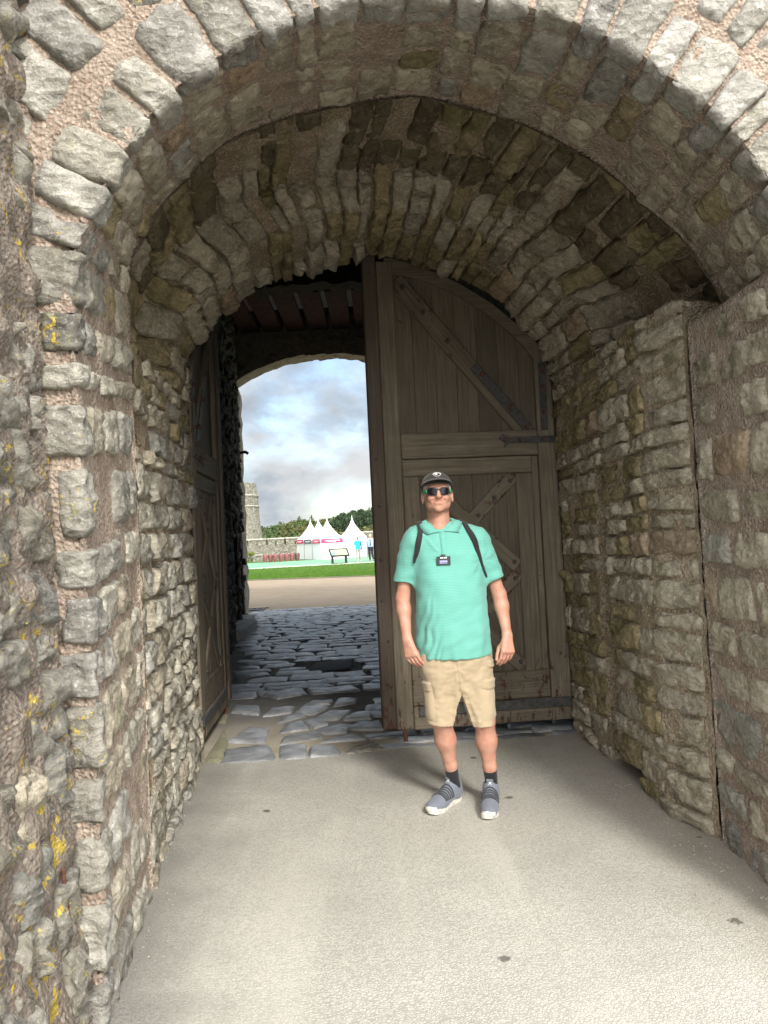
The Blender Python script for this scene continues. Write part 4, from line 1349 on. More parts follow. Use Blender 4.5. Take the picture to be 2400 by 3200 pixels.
# ------------------------------------------------------------------ the man
PX, PY = 0.36, 4.27
def build_man():
    root = empty('person', (PX, PY, 0), 0, 'standing person in mint green polo shirt, khaki cargo shorts, dark cap and sunglasses', 'person')
    O = np.array([PX, PY, 0.0])
    def put(name, V, F, mat, parent=None, smooth=True):
        return mesh(name, np.asarray(V)-O, F, mat, parent or root, smooth)
    # ---------------- body
    f = Field((0.0, 4.02, 0.02), (0.72, 4.52, 1.90), 0.0038)
    hx, hy = 0.300, 4.262
    # skull, face, jaw
    f.ell((hx, hy+0.012, 1.752), (0.074, 0.096, 0.105), 0.0)
    f.ell((hx, hy-0.030, 1.708), (0.066, 0.064, 0.070), 0.02)
    f.ell((hx, hy-0.050, 1.672), (0.047, 0.044, 0.036), 0.015)
    f.ell((hx, hy-0.080, 1.651), (0.022, 0.018, 0.017), 0.014)         # chin
    f.ell((hx-0.047, hy-0.026, 1.680), (0.020, 0.034, 0.032), 0.02)   # jowls
    f.ell((hx+0.047, hy-0.026, 1.680), (0.020, 0.034, 0.032), 0.02)
    f.ell((hx-0.036, hy-0.076, 1.712), (0.022, 0.018, 0.020), 0.02)   # cheeks
    f.ell((hx+0.036, hy-0.076, 1.712), (0.022, 0.018, 0.020), 0.02)
    f.ell((hx, hy-0.078, 1.772), (0.048, 0.016, 0.012), 0.02)         # brow
    f.ell((hx-0.031, hy-0.090, 1.750), (0.018, 0.012, 0.012), 0.008, sub=True)
    f.ell((hx+0.031, hy-0.090, 1.750), (0.018, 0.012, 0.012), 0.008, sub=True)
    f.ell((hx-0.031, hy-0.080, 1.749), (0.013, 0.012, 0.010), 0.003)  # eyes behind the glasses
    f.ell((hx+0.031, hy-0.080, 1.749), (0.013, 0.012, 0.010), 0.003)
    f.cone((hx, hy-0.090, 1.758), (hx, hy-0.114, 1.722), 0.008, 0.0125, 0.012)   # nose
    f.ell((hx, hy-0.112, 1.719), (0.0135, 0.0125, 0.011), 0.008)
    f.ell((hx-0.014, hy-0.100, 1.716), (0.0075, 0.010, 0.0075), 0.006)
    f.ell((hx+0.014, hy-0.100, 1.716), (0.0075, 0.010, 0.0075), 0.006)
    f.ell((hx, hy-0.088, 1.700), (0.022, 0.014, 0.010), 0.012)        # lip
    f.ell((hx, hy-0.088, 1.682), (0.022, 0.013, 0.008), 0.010)
    for sx, dz in ((-1, 0.003), (1, 0.003)):                            # mouth line, slightly upturned
        f.cone((hx, hy-0.104, 1.691), (hx+sx*0.024, hy-0.092, 1.691+dz), 0.0026, 0.0018, 0.003, sub=True)
        f.cone((hx+sx*0.021, hy-0.1005, 1.712), (hx+sx*0.034, hy-0.0885, 1.696), 0.003, 0.003, 0.008, sub=True)
        ex = hx+sx*0.080
        rt = Matrix.Rotation(sx*0.35, 4, 'Z') @ Matrix.Rotation(-0.15, 4, 'X')
        f.ell((ex, hy+0.014, 1.722), (0.010, 0.017, 0.036), 0.006, rot=rt)
        f.ell((ex+sx*0.006, hy+0.004, 1.724), (0.006, 0.009, 0.022), 0.004, rot=rt, sub=True)
    # neck and trunk
    f.cone((0.302, 4.298, 1.50), (hx, hy+0.034, 1.69), 0.067, 0.060, 0.02)
    f.cone((0.302, 4.250, 1.53), (hx, hy-0.016, 1.622), 0.040, 0.030, 0.03)
    f.cone((0.20, 4.295, 1.505), (0.42, 4.295, 1.50), 0.055, 0.055, 0.05)
    f.loft([(0.86, 0.35, 4.275, 0.165, 0.11), (1.05, 0.347, 4.265, 0.175, 0.13), (1.2, 0.345, 4.265, 0.17, 0.13), (1.38, 0.335, 4.268, 0.165, 0.112), (1.48, 0.325, 4.275, 0.14, 0.095), (1.54, 0.31, 4.28, 0.095, 0.080)], 0.04)
    f.ell((0.305, 4.243, 1.495), (0.09, 0.052, 0.05), 0.02)
    # arms
    sh = [(0.150, 4.285, 1.475), (0.512, 4.285, 1.470)]
    el = [(0.080, 4.295, 1.170), (0.618, 4.295, 1.165)]
    wr = [(0.092, 4.222, 0.955), (0.640, 4.222, 0.950)]
    for a, b, c, sx in zip(sh, el, wr, (-1, 1)):
        f.cone(a, b, 0.052, 0.038, 0.03)
        a2 = tuple(b[i]*0.72+c[i]*0.28 for i in range(3))
        f.cone(b, a2, 0.0375, 0.040, 0.02)
        f.cone(a2, c, 0.039, 0.0255, 0.02, sy=0.92)
    # hands: palm, four bent fingers of their own lengths, thumb from the side
    def hand(w, kn, tip, side, palm, thumb):
        """w wrist, kn knuckle centre, side unit across the knuckles towards the thumb, palm = unit towards the palm side"""
        w, kn, tip, side, palm = (np.array(v, float) for v in (w, kn, tip, side, palm))
        side /= np.linalg.norm(side); palm /= np.linalg.norm(palm)
        for k, r0, r1 in ((-0.030, .013, .0125), (-0.011, .016, .0135), (0.010, .016, .014), (0.029, .015, .0135)):
            f.cone(w+side*k*0.45, kn+side*k, r0, r1, 0.016)
        ln = (0.60, 0.80, 0.88, 0.80)
        rd = (.0075, .0086, .0090, .0088)
        d = tip-kn; L = np.linalg.norm(d); d /= L
        for i, k in enumerate((-0.031, -0.0105, 0.0105, 0.031)):
            l = L*ln[i]*1.12
            p0 = kn+side*k*1.02
            c1 = d*0.96+palm*(0.22+0.10*(3-i)/3)
            c2 = d*0.86+palm*(0.62+0.16*(3-i)/3)
            c3 = d*0.70+palm*(0.95+0.1*(3-i)/3)
            p1 = p0+c1/np.linalg.norm(c1)*l*0.45
            p2 = p1+c2/np.linalg.norm(c2)*l*0.30
            p3 = p2+c3/np.linalg.norm(c3)*l*0.24
            f.cone(p0, p1, rd[i]+.0015, rd[i], 0.0035)
            f.cone(p1, p2, rd[i], rd[i]*.94, 0.002)
            f.cone(p2, p3, rd[i]*.94, rd[i]*.8, 0.002)
        t0, t1, t2, t3 = (np.array(v, float) for v in thumb)
        f.cone(t0, t1, .014, .0125, 0.012)
        f.cone(t1, t2, .0115, .0098, 0.004)
        f.cone(t2, t3, .0098, .0078, 0.003)
    hand(wr[0], (0.112, 4.196, 0.868), (0.150, 4.176, 0.774), (0.86, -0.45, 0.22), (0.55, 0.80, 0.0),
         ((0.108, 4.206, 0.920), (0.143, 4.205, 0.880), (0.154, 4.20, 0.845), (0.158, 4.202, 0.818)))
    hand(wr[1], (0.634, 4.192, 0.864), (0.612, 4.176, 0.772), (-0.93, -0.32, 0.10), (-0.30, 0.92, 0.0),
         ((0.622, 4.206, 0.918), (0.590, 4.212, 0.882), (0.578, 4.205, 0.848), (0.572, 4.20, 0.820)))
    # legs
    hp = [(0.265, 4.285, 0.90), (0.440, 4.285, 0.90)]
    kn = [(0.262, 4.272, 0.500), (0.496, 4.262, 0.490)]
    an = [(0.325, 4.405, 0.100), (0.530, 4.345, 0.095)]
    fd = [(-0.573, -0.82), (-0.20, -0.98)]
    for a, b, c, q in zip(hp, kn, an, fd):
        f.cone(a, b, 0.095, 0.056, 0.04)
        m_ = tuple(b[i]*0.68+c[i]*0.32+(0, 0.014, 0)[i] for i in range(3))
        f.cone(b, m_, 0.053, 0.057, 0.03)
        m2 = tuple(b[i]*0.30+c[i]*0.70 for i in range(3))
        f.cone(m_, m2, 0.055, 0.035, 0.03)
        f.cone(m2, c, 0.035, 0.029, 0.02)
        f.cone((c[0], c[1], 0.085), (c[0]+q[0]*.13, c[1]+q[1]*.13, 0.045), 0.027, 0.02, 0.02)
    V, F = sculpt(f, 2)
    body = put('body', V, F, M['skin'])
    bt = BVHTree.FromPolygons([Vector(p) for p in V], F.tolist())
    lp = []
    for q in np.linspace(-1, 1, 9):
        h = bt.ray_cast(Vector((hx+q*0.023, 3.5, 1.690+0.0035*q*q)), Vector((0, 1, 0)))
        lp.append(h[0]-Vector(O)+Vector((0, 0.0012*(1+abs(q)), 0)))
    MB().tube(lp, 0.0027, 6).build('mouth', M['lip'], body, True)
    # hair
    g = Field((0.20, 4.15, 1.66), (0.40, 4.42, 1.82), 0.004)
    g.ell((hx, hy+0.014, 1.752), (0.0785, 0.099, 0.108), 0.0)
    g.plane((0, 4.252, 1.72), (0, -1, -0.5)); g.plane((0, 0, 1.69), (0, 0, -1)); g.plane((0, 0, 1.80), (0, 0, 1))
    V, F = sculpt(g, 1, lambda p, n: 0.0015*mn.noise(p*160))
    put('hair', V, F, M['hair'])
    # ---------------- polo shirt
    f = Field((0.0, 4.05, 0.80), (0.72, 4.50, 1.62), 0.0042)
    f.loft([(0.82, 0.352, 4.268, 0.204, 0.140), (1.0, 0.350, 4.260, 0.200, 0.150), (1.15, 0.346, 4.258, 0.194, 0.150), (1.28, 0.342, 4.258, 0.193, 0.142), (1.40, 0.335, 4.262, 0.192, 0.130),
            (1.47, 0.328, 4.272, 0.178, 0.116), (1.53, 0.318, 4.282, 0.125, 0.098), (1.575, 0.306, 4.288, 0.092, 0.082)], 0.0, 2.35)
    f.cone((0.20, 4.288, 1.512), (0.30, 4.29, 1.552), 0.060, 0.055, 0.05)
    f.cone((0.44, 4.288, 1.508), (0.31, 4.29, 1.552), 0.060, 0.055, 0.05)
    f.cone((0.168, 4.285, 1.470), (0.082, 4.293, 1.215), 0.080, 0.060, 0.05, cut=((0.080, 4.29, 1.262), (-0.12, 0.02, -1.0)), sy=1.05)
    f.cone((0.500, 4.285, 1.466), (0.612, 4.293, 1.215), 0.080, 0.060, 0.05, cut=((0.604, 4.29, 1.258), (0.26, 0.02, -1.0)), sy=1.05)
    f.plane((0.352, 4.27, 0.858), (0.0, 0.12, -1.0))
    # open neck
    f.cone((0.303, 4.276, 1.70), (0.303, 4.274, 1.50), 0.069, 0.069, 0.004, sub=True, sy=1.18, cut=((0.3, 4.27, 1.560), (0, 0.25, -1)))
    f.cone((0.303, 4.172, 1.592), (0.308, 4.150, 1.528), 0.050, 0.004, 0.004, sub=True)
    def wrinkle(p, n):
        x, y, z = p
        d = 0.0
        low = max(0.0, min(1.0, (1.25-z)/0.4))
        d += low*0.0095*mn.noise(Vector((x*17+mn.noise(Vector((x*6, y*6, z*5)))*1.3, y*17, z*3.6)))
        d += 0.009*mn.noise(Vector((x*9+z*5, y*9, z*7+3)))+0.004*mn.noise(Vector((x*16-z*14, y*14, z*20)))
        lx = max(0.0, 1-abs(x-0.20)/0.10)*low
        d += lx*0.006*math.sin((x*1.0-z*0.28)*150+4*mn.noise(Vector((x*12, y*8, z*9))))
        # creases from the armpits and towards the placket
        for ax, s_ in ((0.165, 1), (0.515, -1)):
            r = math.hypot(x-ax, z-1.36)
            if r < 0.19:
                an_ = math.atan2(z-1.36, (x-ax)*s_)
                d += 0.0042*math.sin(an_*8+2.5*mn.noise(p*11))*max(0, 1-r/0.19)*min(1, r/0.07)*(0.5+mn.noise(p*5))
        q = (x-0.24)+(z-1.47)*0.75
        d += 0.004*math.exp(-(q/0.012)**2)*(1 if 1.42 < z < 1.53 and x < 0.3 else 0)
        if z > 1.2 and (x < 0.15 or x > 0.53):
            d += 0.004*mn.noise(Vector((x*14, y*14, z*22)))
        return d
    V, F = sculpt(f, 2)
    V0 = relax(V, F, 12)
    smooth_tree = BVHTree.FromPolygons([Vector(p) for p in V0], F.tolist())
    Nn = vnorm(V, F)
    V = V+Nn*np.array([wrinkle(Vector(p), n) for p, n in zip(V, Nn)])[:, None]
    shirt = put('polo_shirt', V, F, M['shirt'])
    tree = BVHTree.FromPolygons([Vector(p) for p in V], F.tolist())
    def front(x, z, off=0.002):
        h = tree.ray_cast(Vector((x, 3.5, z)), Vector((0, 1, 0)))
        return Vector((x, h[0].y-off, z)) if h[0] else Vector((x, 4.15, z))
    def near(p, off):
        h = smooth_tree.find_nearest(Vector(p))
        n = h[1]
        if (Vector(p)-Vector((0.33, 4.27, p[2]))).dot(n) < 0: n = -n
        return h[0]+n*off
    def ribbon(name, pts, widths, mat, off, parent, surf=near, thick=0.004, n=40):
        """a strap laid over the cloth"""
        P = seg(smooth_line(pts, 2), n)
        Wd = np.interp(np.linspace(0, 1, n), np.linspace(0, 1, len(widths)), widths)
        Vt, Ft = [], []
        for i in range(n):
            a = Vector(P[max(0, i-1)]); b = Vector(P[min(n-1, i+1)])
            t = (b-a).normalized()
            c = surf(Vector(P[i]), 0.0)
            nn = (c-Vector((0.33, 4.29, c.z-0.02))).normalized()
            s_ = t.cross(nn).normalized()
            for q in (-1, -0.5, 0, 0.5, 1):
                e = surf(c+s_*q*Wd[i]/2, off)
                Vt.append(e)
            for q in (1, 0.5, 0, -0.5, -1):
                Vt.append(surf(c+s_*q*Wd[i]/2, off-thick))
        for i in range(n-1):
            for j in range(10):
                k = (j+1) % 10
                Ft.append((i*10+j, i*10+k, (i+1)*10+k, (i+1)*10+j))
        Ft += [tuple(range(10)), tuple(range((n-1)*10, n*10))]
        return mesh(name, np.array([list(v) for v in Vt])-O, Ft, mat, parent, True, recalc=True)
    # collar: a folded band round the neck with two points in front
    for sx in (-1, 1):
        tipx, tipz = (0.083, 1.528) if sx < 0 else (0.108, 1.536)
        inner = [(0, 4.372, 1.598), (.047, 4.356, 1.602), (.073, 4.30, 1.600), (.076, 4.245, 1.588), (.060, 4.200, 1.566), (.032, 4.176, 1.548), (.006, 4.165, 1.530)]
        outer = [(0, 4.394, 1.556), (.065, 4.374, 1.562), (.108, 4.305, 1.567), (.118, 4.24, 1.560), (.112, 4.20, 1.552), (.102, 4.18, 1.545), (tipx, 4.16, tipz)]
        I = seg(smooth_line(inner, 2), 34); U = seg(smooth_line(outer, 2), 34)
        Vt = []
        for i in range(34):
            k = i/33
            a = Vector((0.305+sx*I[i][0], I[i][1], I[i][2])); b = Vector((0.305+sx*U[i][0], U[i][1], U[i][2]))
            if k > 0.35:
                h = near(b, 0.009)
                b = b.lerp(h, min(1, (k-0.35)/0.3))
            if k > 0.8:
                a = a.lerp(near(a, 0.006), min(1, (k-0.8)/0.2))
            d_ = (b-a)
            up = Vector((0, 0, 0.011*(1-k*0.6)))
            st_ = a+Vector((0, 0, -0.022*(1-k)))+Vector((-sx*0.003, 0, 0))
            Vt += [np.array(st_), np.array(a), np.array(a+d_*0.15+up), np.array(a+d_*0.55+up*0.9), np.array(b), np.array(b-d_*0.06-Vector((0, -0.004, 0.003)))]
        put('collar', Vt, grid_faces(34, 6), M['shirt'], shirt)
    # placket and buttons
    Vt = []
    zs = np.linspace(1.530, 1.392, 14)
    for z in zs:
        for q, o in ((-0.0165, 0.0005), (-0.0155, 0.0045), (0.0, 0.005), (0.0155, 0.004), (0.0165, 0.0)):
            xx = 0.311+q+(1.530-z)*0.02
            Vt.append(np.array(front(xx, z, o)))
    put('placket', Vt, grid_faces(14, 5), M['shirt'], shirt)
    for z in (1.497, 1.437):
        b_ = front(0.314, z, 0.006)
        MB().cyl(b_-Vector(O), b_-Vector(O)+Vector((0, -0.003, 0)), 0.0062, 0.0058, 12).build('button', plain('mint_button', (0.10, 0.45, 0.35), 0.4, 0.5), shirt, False)
    # small stitched emblem on the sleeve
    e = tree.ray_cast(Vector((0.64, 3.5, 1.325)), Vector((0, 1, 0)))
    if e[0]:
        MB().ball(e[0]-Vector(O), 0.006, 8, 5, (0.7, 0.4, 1.4)).build('sleeve_emblem', plain('teal_stitch', (0.03, 0.30, 0.23), 0.7), shirt)
    # badge on a clip
    c = front(0.306, 1.372, 0.010)
    bd = MB().box(-0.037, 0.037, -0.0015, 0.0015, -0.023, 0.023, 0.001).build('name_badge', M['badge'], root)
    bd.location = c-Vector(O); bd.rotation_euler = (-0.06, 0, 0.02)
    m_ = MB()
    for x0, x1 in ((-0.017, -0.012), (-0.011, -0.007), (-0.006, -0.001), (0.003, 0.007), (0.008, 0.012), (0.013, 0.018)):
        m_.box(x0, x1, -0.0028, -0.0017, 0.0125, 0.0185)
    m_.build('printed_name', M['white'], bd)
    m_ = MB()
    for z0, hgt in ((-0.0015, 0.0028), (-0.0085, 0.0052), (-0.0145, 0.0026)):
        for i in range(7):
            m_.box(-0.021+i*0.006, -0.021+i*0.006+0.005, -0.0028, -0.0017, z0, z0+hgt)
    m_.build('printed_line', M['lilac'], bd)
    MB().box(-0.014, 0.012, -0.004, 0.003, 0.027, 0.034, 0.002).box(-0.008, 0.006, -0.002, 0.002, 0.021, 0.029).build('clip', M['iron'], bd)
    # ---------------- shorts
    f = Field((0.08, 4.05, 0.40), (0.64, 4.48, 0.98), 0.0042)
    f.loft([(0.62, 0.367, 4.270, 0.08, 0.045), (0.67, 0.364, 4.271, 0.135, 0.085), (0.72, 0.358, 4.273, 0.172, 0.108), (0.78, 0.353, 4.277, 0.194, 0.132), (0.84, 0.352, 4.275, 0.196, 0.138), (0.96, 0.350, 4.268, 0.185, 0.135)], 0.0, 2.4)
    f.cone((0.258, 4.280, 0.84), (0.250, 4.268, 0.40), 0.102, 0.058, 0.04, sy=1.15)
    f.cone((0.450, 4.280, 0.84), (0.494, 4.258, 0.38), 0.100, 0.056, 0.04, sy=1.15)
    f.cone((0.366, 4.272, 0.75), (0.372, 4.266, 0.45), 0.088, 0.062, 0.03)
    f.cone((0.372, 4.14, 0.78), (0.372, 4.12, 0.90), 0.003, 0.002, 0.02, sub=True)
    sl, X, Y, Z = f.box(f.lo, f.lo+f.n*f.h)
    hem = np.where(X < 0.37, 0.478-(X-0.25)*0.10, 0.463+(X-0.49)*0.06)+(Y-4.26)*0.05
    f.F = np.maximum(f.F, (hem-Z).astype(np.float32))
    gap = np.clip((0.652-Z)/0.175, -0.15, 2)*0.052-np.abs(X-0.374)+(Y-Y)
    f.F = np.maximum(f.F, np.where(Z < 0.67, gap, -0.2).astype(np.float32))
    def wr2(p, n):
        x, y, z = p
        d = 0.008*mn.noise(Vector((x*9, y*9, z*4)))+0.007*mn.noise(Vector((x*22+2*mn.noise(p*5), y*22, z*7)))+0.003*mn.noise(Vector((x*30, y*30, z*42)))
        if y < 4.2: d -= 0.0035*math.exp(-((x-0.352-(0.80-z)*0.06)/0.006)**2)*(z > 0.655)
        cx = 0.35+(0.02 if x > .35 else -.02)
        r = math.hypot(x-0.36, z-0.79)
        if r < 0.22: d += 0.004*math.sin(math.atan2(z-0.79, x-0.36)*7+3*mn.noise(p*9))*max(0, 1-r/0.22)*min(1, r/0.08)*0.8
        if z < 0.497: d += 0.0018
        return d
    V, F = sculpt(f, 2, wr2)
    shorts = put('cargo_shorts', V, F, M['khaki'])
    st = BVHTree.FromPolygons([Vector(p) for p in V], F.tolist())
    def patch(name, cen, dirv, du, dv, w, h_, off, n=9, parent=shorts, taper=0.0, sag=0.0):
        """a cloth panel laid on the shorts: seen from dirv"""
        dirv = Vector(dirv).normalized(); du = Vector(du).normalized(); dv = Vector(dv).normalized()
        Vt = []
        for i in range(n):
            for j in range(n):
                a, b = i/(n-1)*2-1, j/(n-1)*2-1
                o = Vector(cen)+du*(a*w/2*(1-taper*(b < -.6)))+dv*(b*h_/2)-dirv*0.3
                hh = st.ray_cast(o, dirv)
                e_ = max(abs(a), abs(b))
                k = off*(1 if e_ < 0.97 else 0.0)+sag*max(0, 1-e_*e_)
                q_ = hh[0] if hh[0] and (hh[0]-o).length < 0.36 else st.find_nearest(o+dirv*0.3)[0]
                Vt.append(np.array(q_-dirv*k))
        return put(name, Vt, grid_faces(n, n), M['khaki'], parent)
    dL = (-0.70, 0.70, 0)
    patch('pocket', (0.540, 4.215, 0.585), dL, (0.7, 0.7, 0), (0.06, 0, 1), 0.125, 0.185, 0.007, sag=0.006)
    patch('pocket_flap', (0.536, 4.215, 0.690), dL, (0.7, 0.7, 0), (0.06, 0, 1), 0.125, 0.062, 0.013, taper=0.25)
    patch('pocket_flap', (0.545, 4.215, 0.800), dL, (0.7, 0.7, 0), (0, 0, 1), 0.075, 0.045, 0.012, taper=0.25)
    patch('pocket', (0.160, 4.22, 0.590), (0.75, 0.66, 0), (0.66, -0.75, 0), (0, 0, 1), 0.12, 0.18, 0.007, sag=0.006)
    patch('pocket_flap', (0.160, 4.22, 0.690), (0.75, 0.66, 0), (0.66, -0.75, 0), (0, 0, 1), 0.12, 0.06, 0.012)
    hh = st.ray_cast(Vector((0.523, 3.6, 0.512)), Vector((0, 1, 0)))
    if hh[0]: MB().ball(hh[0]-Vector(O), 0.005, 8, 5).build('stud', M['iron_rust'], shorts)
    # ---------------- cap
    capc = Vector((hx, hy+0.012, 1.772))
    g = Field((0.18, 4.08, 1.74), (0.42, 4.42, 1.90), 0.0036)
    g.ell((hx, hy+0.012, 1.772), (0.088, 0.110, 0.092), 0.0)
    g.plane((hx, hy, 1.782), (0, -0.10, -1))
    V, F = sculpt(g, 2, lambda p, n: 0.0014*mn.noise(p*40)-0.0022*math.exp(-(abs(math.sin(3*math.atan2(p.x-hx, p.y-hy)))/0.05)**2))
    cap = put('cap', V, F, M['cap'])
    ct = BVHTree.FromPolygons([Vector(p) for p in V], F.tolist())
    Vt = []
    nu, nv = 25, 8
    for lay in (0, 1):
        for i in range(nu):
            th = (i/(nu-1)*2-1)*1.28
            for j in range(nv):
                k = j/(nv-1)
                rx, ry = 0.086+0.002*k, 0.104+0.066*k*math.cos(th)**0.7
                x = hx+math.sin(th)*rx
                y = hy+0.012-math.cos(th)*ry
                z = 1.792+0.030*math.cos(th)**1.2-0.006*(1-math.cos(th))-0.012*k*math.cos(th)+0.004*math.sin(k*3.14)
                Vt.append((x, y, z-0.0035*lay))
    Ft = grid_faces(nu, nv)+[tuple(q[::-1]) for q in grid_faces(nu, nv, nu*nv)]
    for i in range(nu-1):
        Ft.append((i*nv+nv-1, (i+1)*nv+nv-1, nu*nv+(i+1)*nv+nv-1, nu*nv+i*nv+nv-1))
    put('brim', Vt, Ft, M['cap'], cap)
    MB().ball(Vector((hx, hy+0.012, 1.864))-Vector(O), 0.007, 8, 5, (1, 1, 0.5)).build('cap_button', M['cap'], cap)
    # embroidered emblem: an oval ring, a round ball with a stem and an arc of letter-like stitches
    def capp(x, z, off=0.0012):
        h = ct.ray_cast(Vector((x, 3.6, z)), Vector((0, 1, 0)))
        return (h[0] if h[0] else Vector((x, hy-0.08, z)))+Vector((0, -off, 0.3*off))
    m_ = MB()
    zc = 1.842
    pts = [capp(hx-0.001+0.0195*math.cos(a), zc+0.0105*math.sin(a)) for a in np.linspace(0, math.pi*2.0, 26)]
    m_.tube([p-Vector(O) for p in pts], 0.0011, 5)
    m_.build('emblem_ring', M['white'], cap)
    b_ = capp(hx-0.006, zc+0.001)-Vector(O)
    MB().ball(b_, 0.0078, 10, 6, (1, 0.3, 0.85)).box(b_.x-.001, b_.x+.001, b_.y-.002, b_.y, b_.z-.011, b_.z-.004).build('emblem_ball', M['white'], cap)
    m_ = MB()
    for i in range(10):
        a = math.pi*(0.06+0.88*i/9)
        p = capp(hx-0.001+0.0215*math.cos(a), zc+0.0105*math.sin(a))-Vector(O)
        w_ = random.uniform(0.0014, 0.0026); h_ = random.uniform(0.0017, 0.0030)
        m_.box(-w_, w_, -0.0008, 0.0008, -h_, h_, 0, Matrix.Translation(p) @ Matrix.Rotation(math.pi/2-a, 4, 'Y') @ Matrix.Rotation(-0.7, 4, 'X'))
    m_.build('emblem_stitching', M['white'], cap)
    # ---------------- sunglasses (worn: parts of the dressed figure)
    sg = empty('sunglasses', (0, 0, 0)); sg.parent = root
    gy = hy-0.105
    for sx in (-1, 1):
        lensV, fr = [], []
        cx = hx+sx*0.0335
        def outline(k):
            L = []
            for a in np.linspace(0, 2*math.pi, 28, endpoint=False):
                c_, s_ = math.cos(a), math.sin(a)
                x = abs(c_)**0.62*math.copysign(1, c_)*0.0285*k*(1+0.04*s_)
                z = abs(s_)**0.72*math.copysign(1, s_)*0.0225*k
                z += 0.002*c_*sx
                L.append((cx+x, gy+abs(cx+x-hx)**2*4.2, 1.7475+z))
            return L
        A1, A2, A3 = outline(1.0), outline(0.86), outline(0.84)
        n_ = len(A1)
        Vt = [np.array(p)+np.array((0, -.002, 0)) for p in A1]+[np.array(p)+np.array((0, -.0035, 0)) for p in A2]+[np.array(p)+np.array((0, .003, 0)) for p in A1]
        Ft = [(i, (i+1) % n_, n_+(i+1) % n_, n_+i) for i in range(n_)]+[(i, 2*n_+i, 2*n_+(i+1) % n_, (i+1) % n_) for i in range(n_)]
        put('frame', Vt, Ft, M['frame'], sg)
        cen = np.mean([np.array(p) for p in A3], 0)+np.array((0, -0.003, 0))
        Vt = [np.array(p)+np.array((0, -0.001, 0)) for p in A3]+[cen*0.5+(np.array(p)+np.array((0, -0.002, 0)))*0.5 for p in A3]+[cen]
        Ft = [(i, (i+1) % n_, n_+(i+1) % n_, n_+i) for i in range(n_)]+[(n_+i, n_+(i+1) % n_, 2*n_) for i in range(n_)]
        put('lens', Vt, Ft, M['lens'], sg)
        x1 = hx+sx*0.068
        tm = MB()
        a_ = Vector((x1-sx*0.004, gy+0.020, 1.752)); b2 = Vector((hx+sx*0.083, hy+0.01, 1.748))
        for q0, q1, hh0, hh1 in ((a_, a_.lerp(b2, .5), .007, .007), (a_.lerp(b2, .5), b2, .007, .005)):
            d_ = q1-q0
            Mx = Matrix.Translation((q0+q1)/2-Vector(O)) @ Matrix.Rotation(math.atan2(-d_.x, d_.y), 4, 'Z')
            tm.box(-0.0022, 0.0022, -d_.length/2-.001, d_.length/2+.001, -hh0, hh0, 0.001, Mx)
        tm.build('temple', M['green'], sg)
    MB().tube([Vector((hx-0.007, gy-0.001, 1.757))-Vector(O), Vector((hx, gy-0.003, 1.759))-Vector(O), Vector((hx+0.007, gy-0.001, 1.757))-Vector(O)], 0.003, 6).build('bridge', M['frame'], sg)
    # ---------------- socks and shoes
    for (c, b, nm) in ((an[0], kn[0], 0), (an[1], kn[1], 1)):
        c = np.array(c); b = np.array(b)
        top = c*0.63+b*0.37 if nm == 0 else c*0.70+b*0.30
        g = Field(c-np.array([.09, .12, .09]), c+np.array([.09, .09, .20]), 0.004)
        g.cone(top, c, 0.0385, 0.0335, 0.0)
        g.cone((c[0], c[1], 0.09), (c[0]+fd[nm][0]*.11, c[1]+fd[nm][1]*.11, 0.055), 0.030, 0.025, 0.02)
        nrm = (top-c)/np.linalg.norm(top-c)
        g.plane(top-nrm*0.01, nrm)
        V, F = sculpt(g, 1)
        put('sock', V, F, M['sock'])
    def shoe(heel, toe, flip):
        """local frame: x to the wearer's outer side, y from heel to toe, z up"""
        heel, toe = Vector(heel), Vector(toe)
        d = (toe-heel); L = d.length; yaw = math.atan2(-d.x, d.y)
        o = empty('shoe', heel-Vector(O), yaw); o.parent = root
        k = L/0.315
        s_ = flip
        lo, hi = (-0.075, -0.03, -0.005), (0.075, 0.345, 0.17)
        # sole
        f = Field(lo, hi, 0.0032)
        for (x0, y0, r0), (x1, y1, r1) in (((0, .035, .036), (0, .12, .033)), ((0, .12, .033), (0.004*s_, .225, .048)), ((0.004*s_, .225, .048), (-0.006*s_, .280, .034))):
            a = np.array((x0, y0, 0.012)); b = np.array((x1, y1, 0.012))
            sl, X, Y, Z = f.box((-.08, -.03, -.005), (.08, .345, .07))
            dd = b-a
            t = np.clip(((X-a[0])*dd[0]+(Y-a[1])*dd[1])/(dd[0]**2+dd[1]**2), 0, 1)
            q = np.sqrt((X-a[0]-t*dd[0])**2+(Y-a[1]-t*dd[1])**2)-(r0+(r1-r0)*t)
            lift = np.clip((Y-0.24)/0.07, 0, 1)**2*0.012
            topz = 0.030+0.010*np.clip((0.10-Y)/0.1, 0, 1)+lift*1.2
            q = np.maximum(q, Z-topz); q = np.maximum(q, lift-Z)
            f.add(q.astype(np.float32), sl, 0.0)
        V, F = sculpt(f, 2)
        sole = mesh('sole', V*np.array((1, k, 1)), F, M['sole'], o, True)
        # upper
        f = Field(lo, hi, 0.0032)
        f.ell((0, 0.045, 0.055), (0.040, 0.056, 0.060), 0.0)
        f.cone((0, 0.05, 0.06), (0, 0.060, 0.100), 0.042, 0.045, 0.02)
        f.cone((0, 0.09, 0.058), (0.003*s_, 0.20, 0.040), 0.040, 0.040, 0.03)
        f.ell((0.004*s_, 0.228, 0.036), (0.0475, 0.085, 0.040), 0.03)
        f.cone((0, 0.10, 0.09), (0, 0.135, 0.065), 0.028, 0.032, 0.03)
        f.cone((0, 0.095, 0.095), (0, 0.088, 0.135), 0.020, 0.019, 0.015)      # tongue tab
        f.cone((0, 0.020, 0.09), (0, 0.004, 0.138), 0.020, 0.013, 0.03)         # heel tab
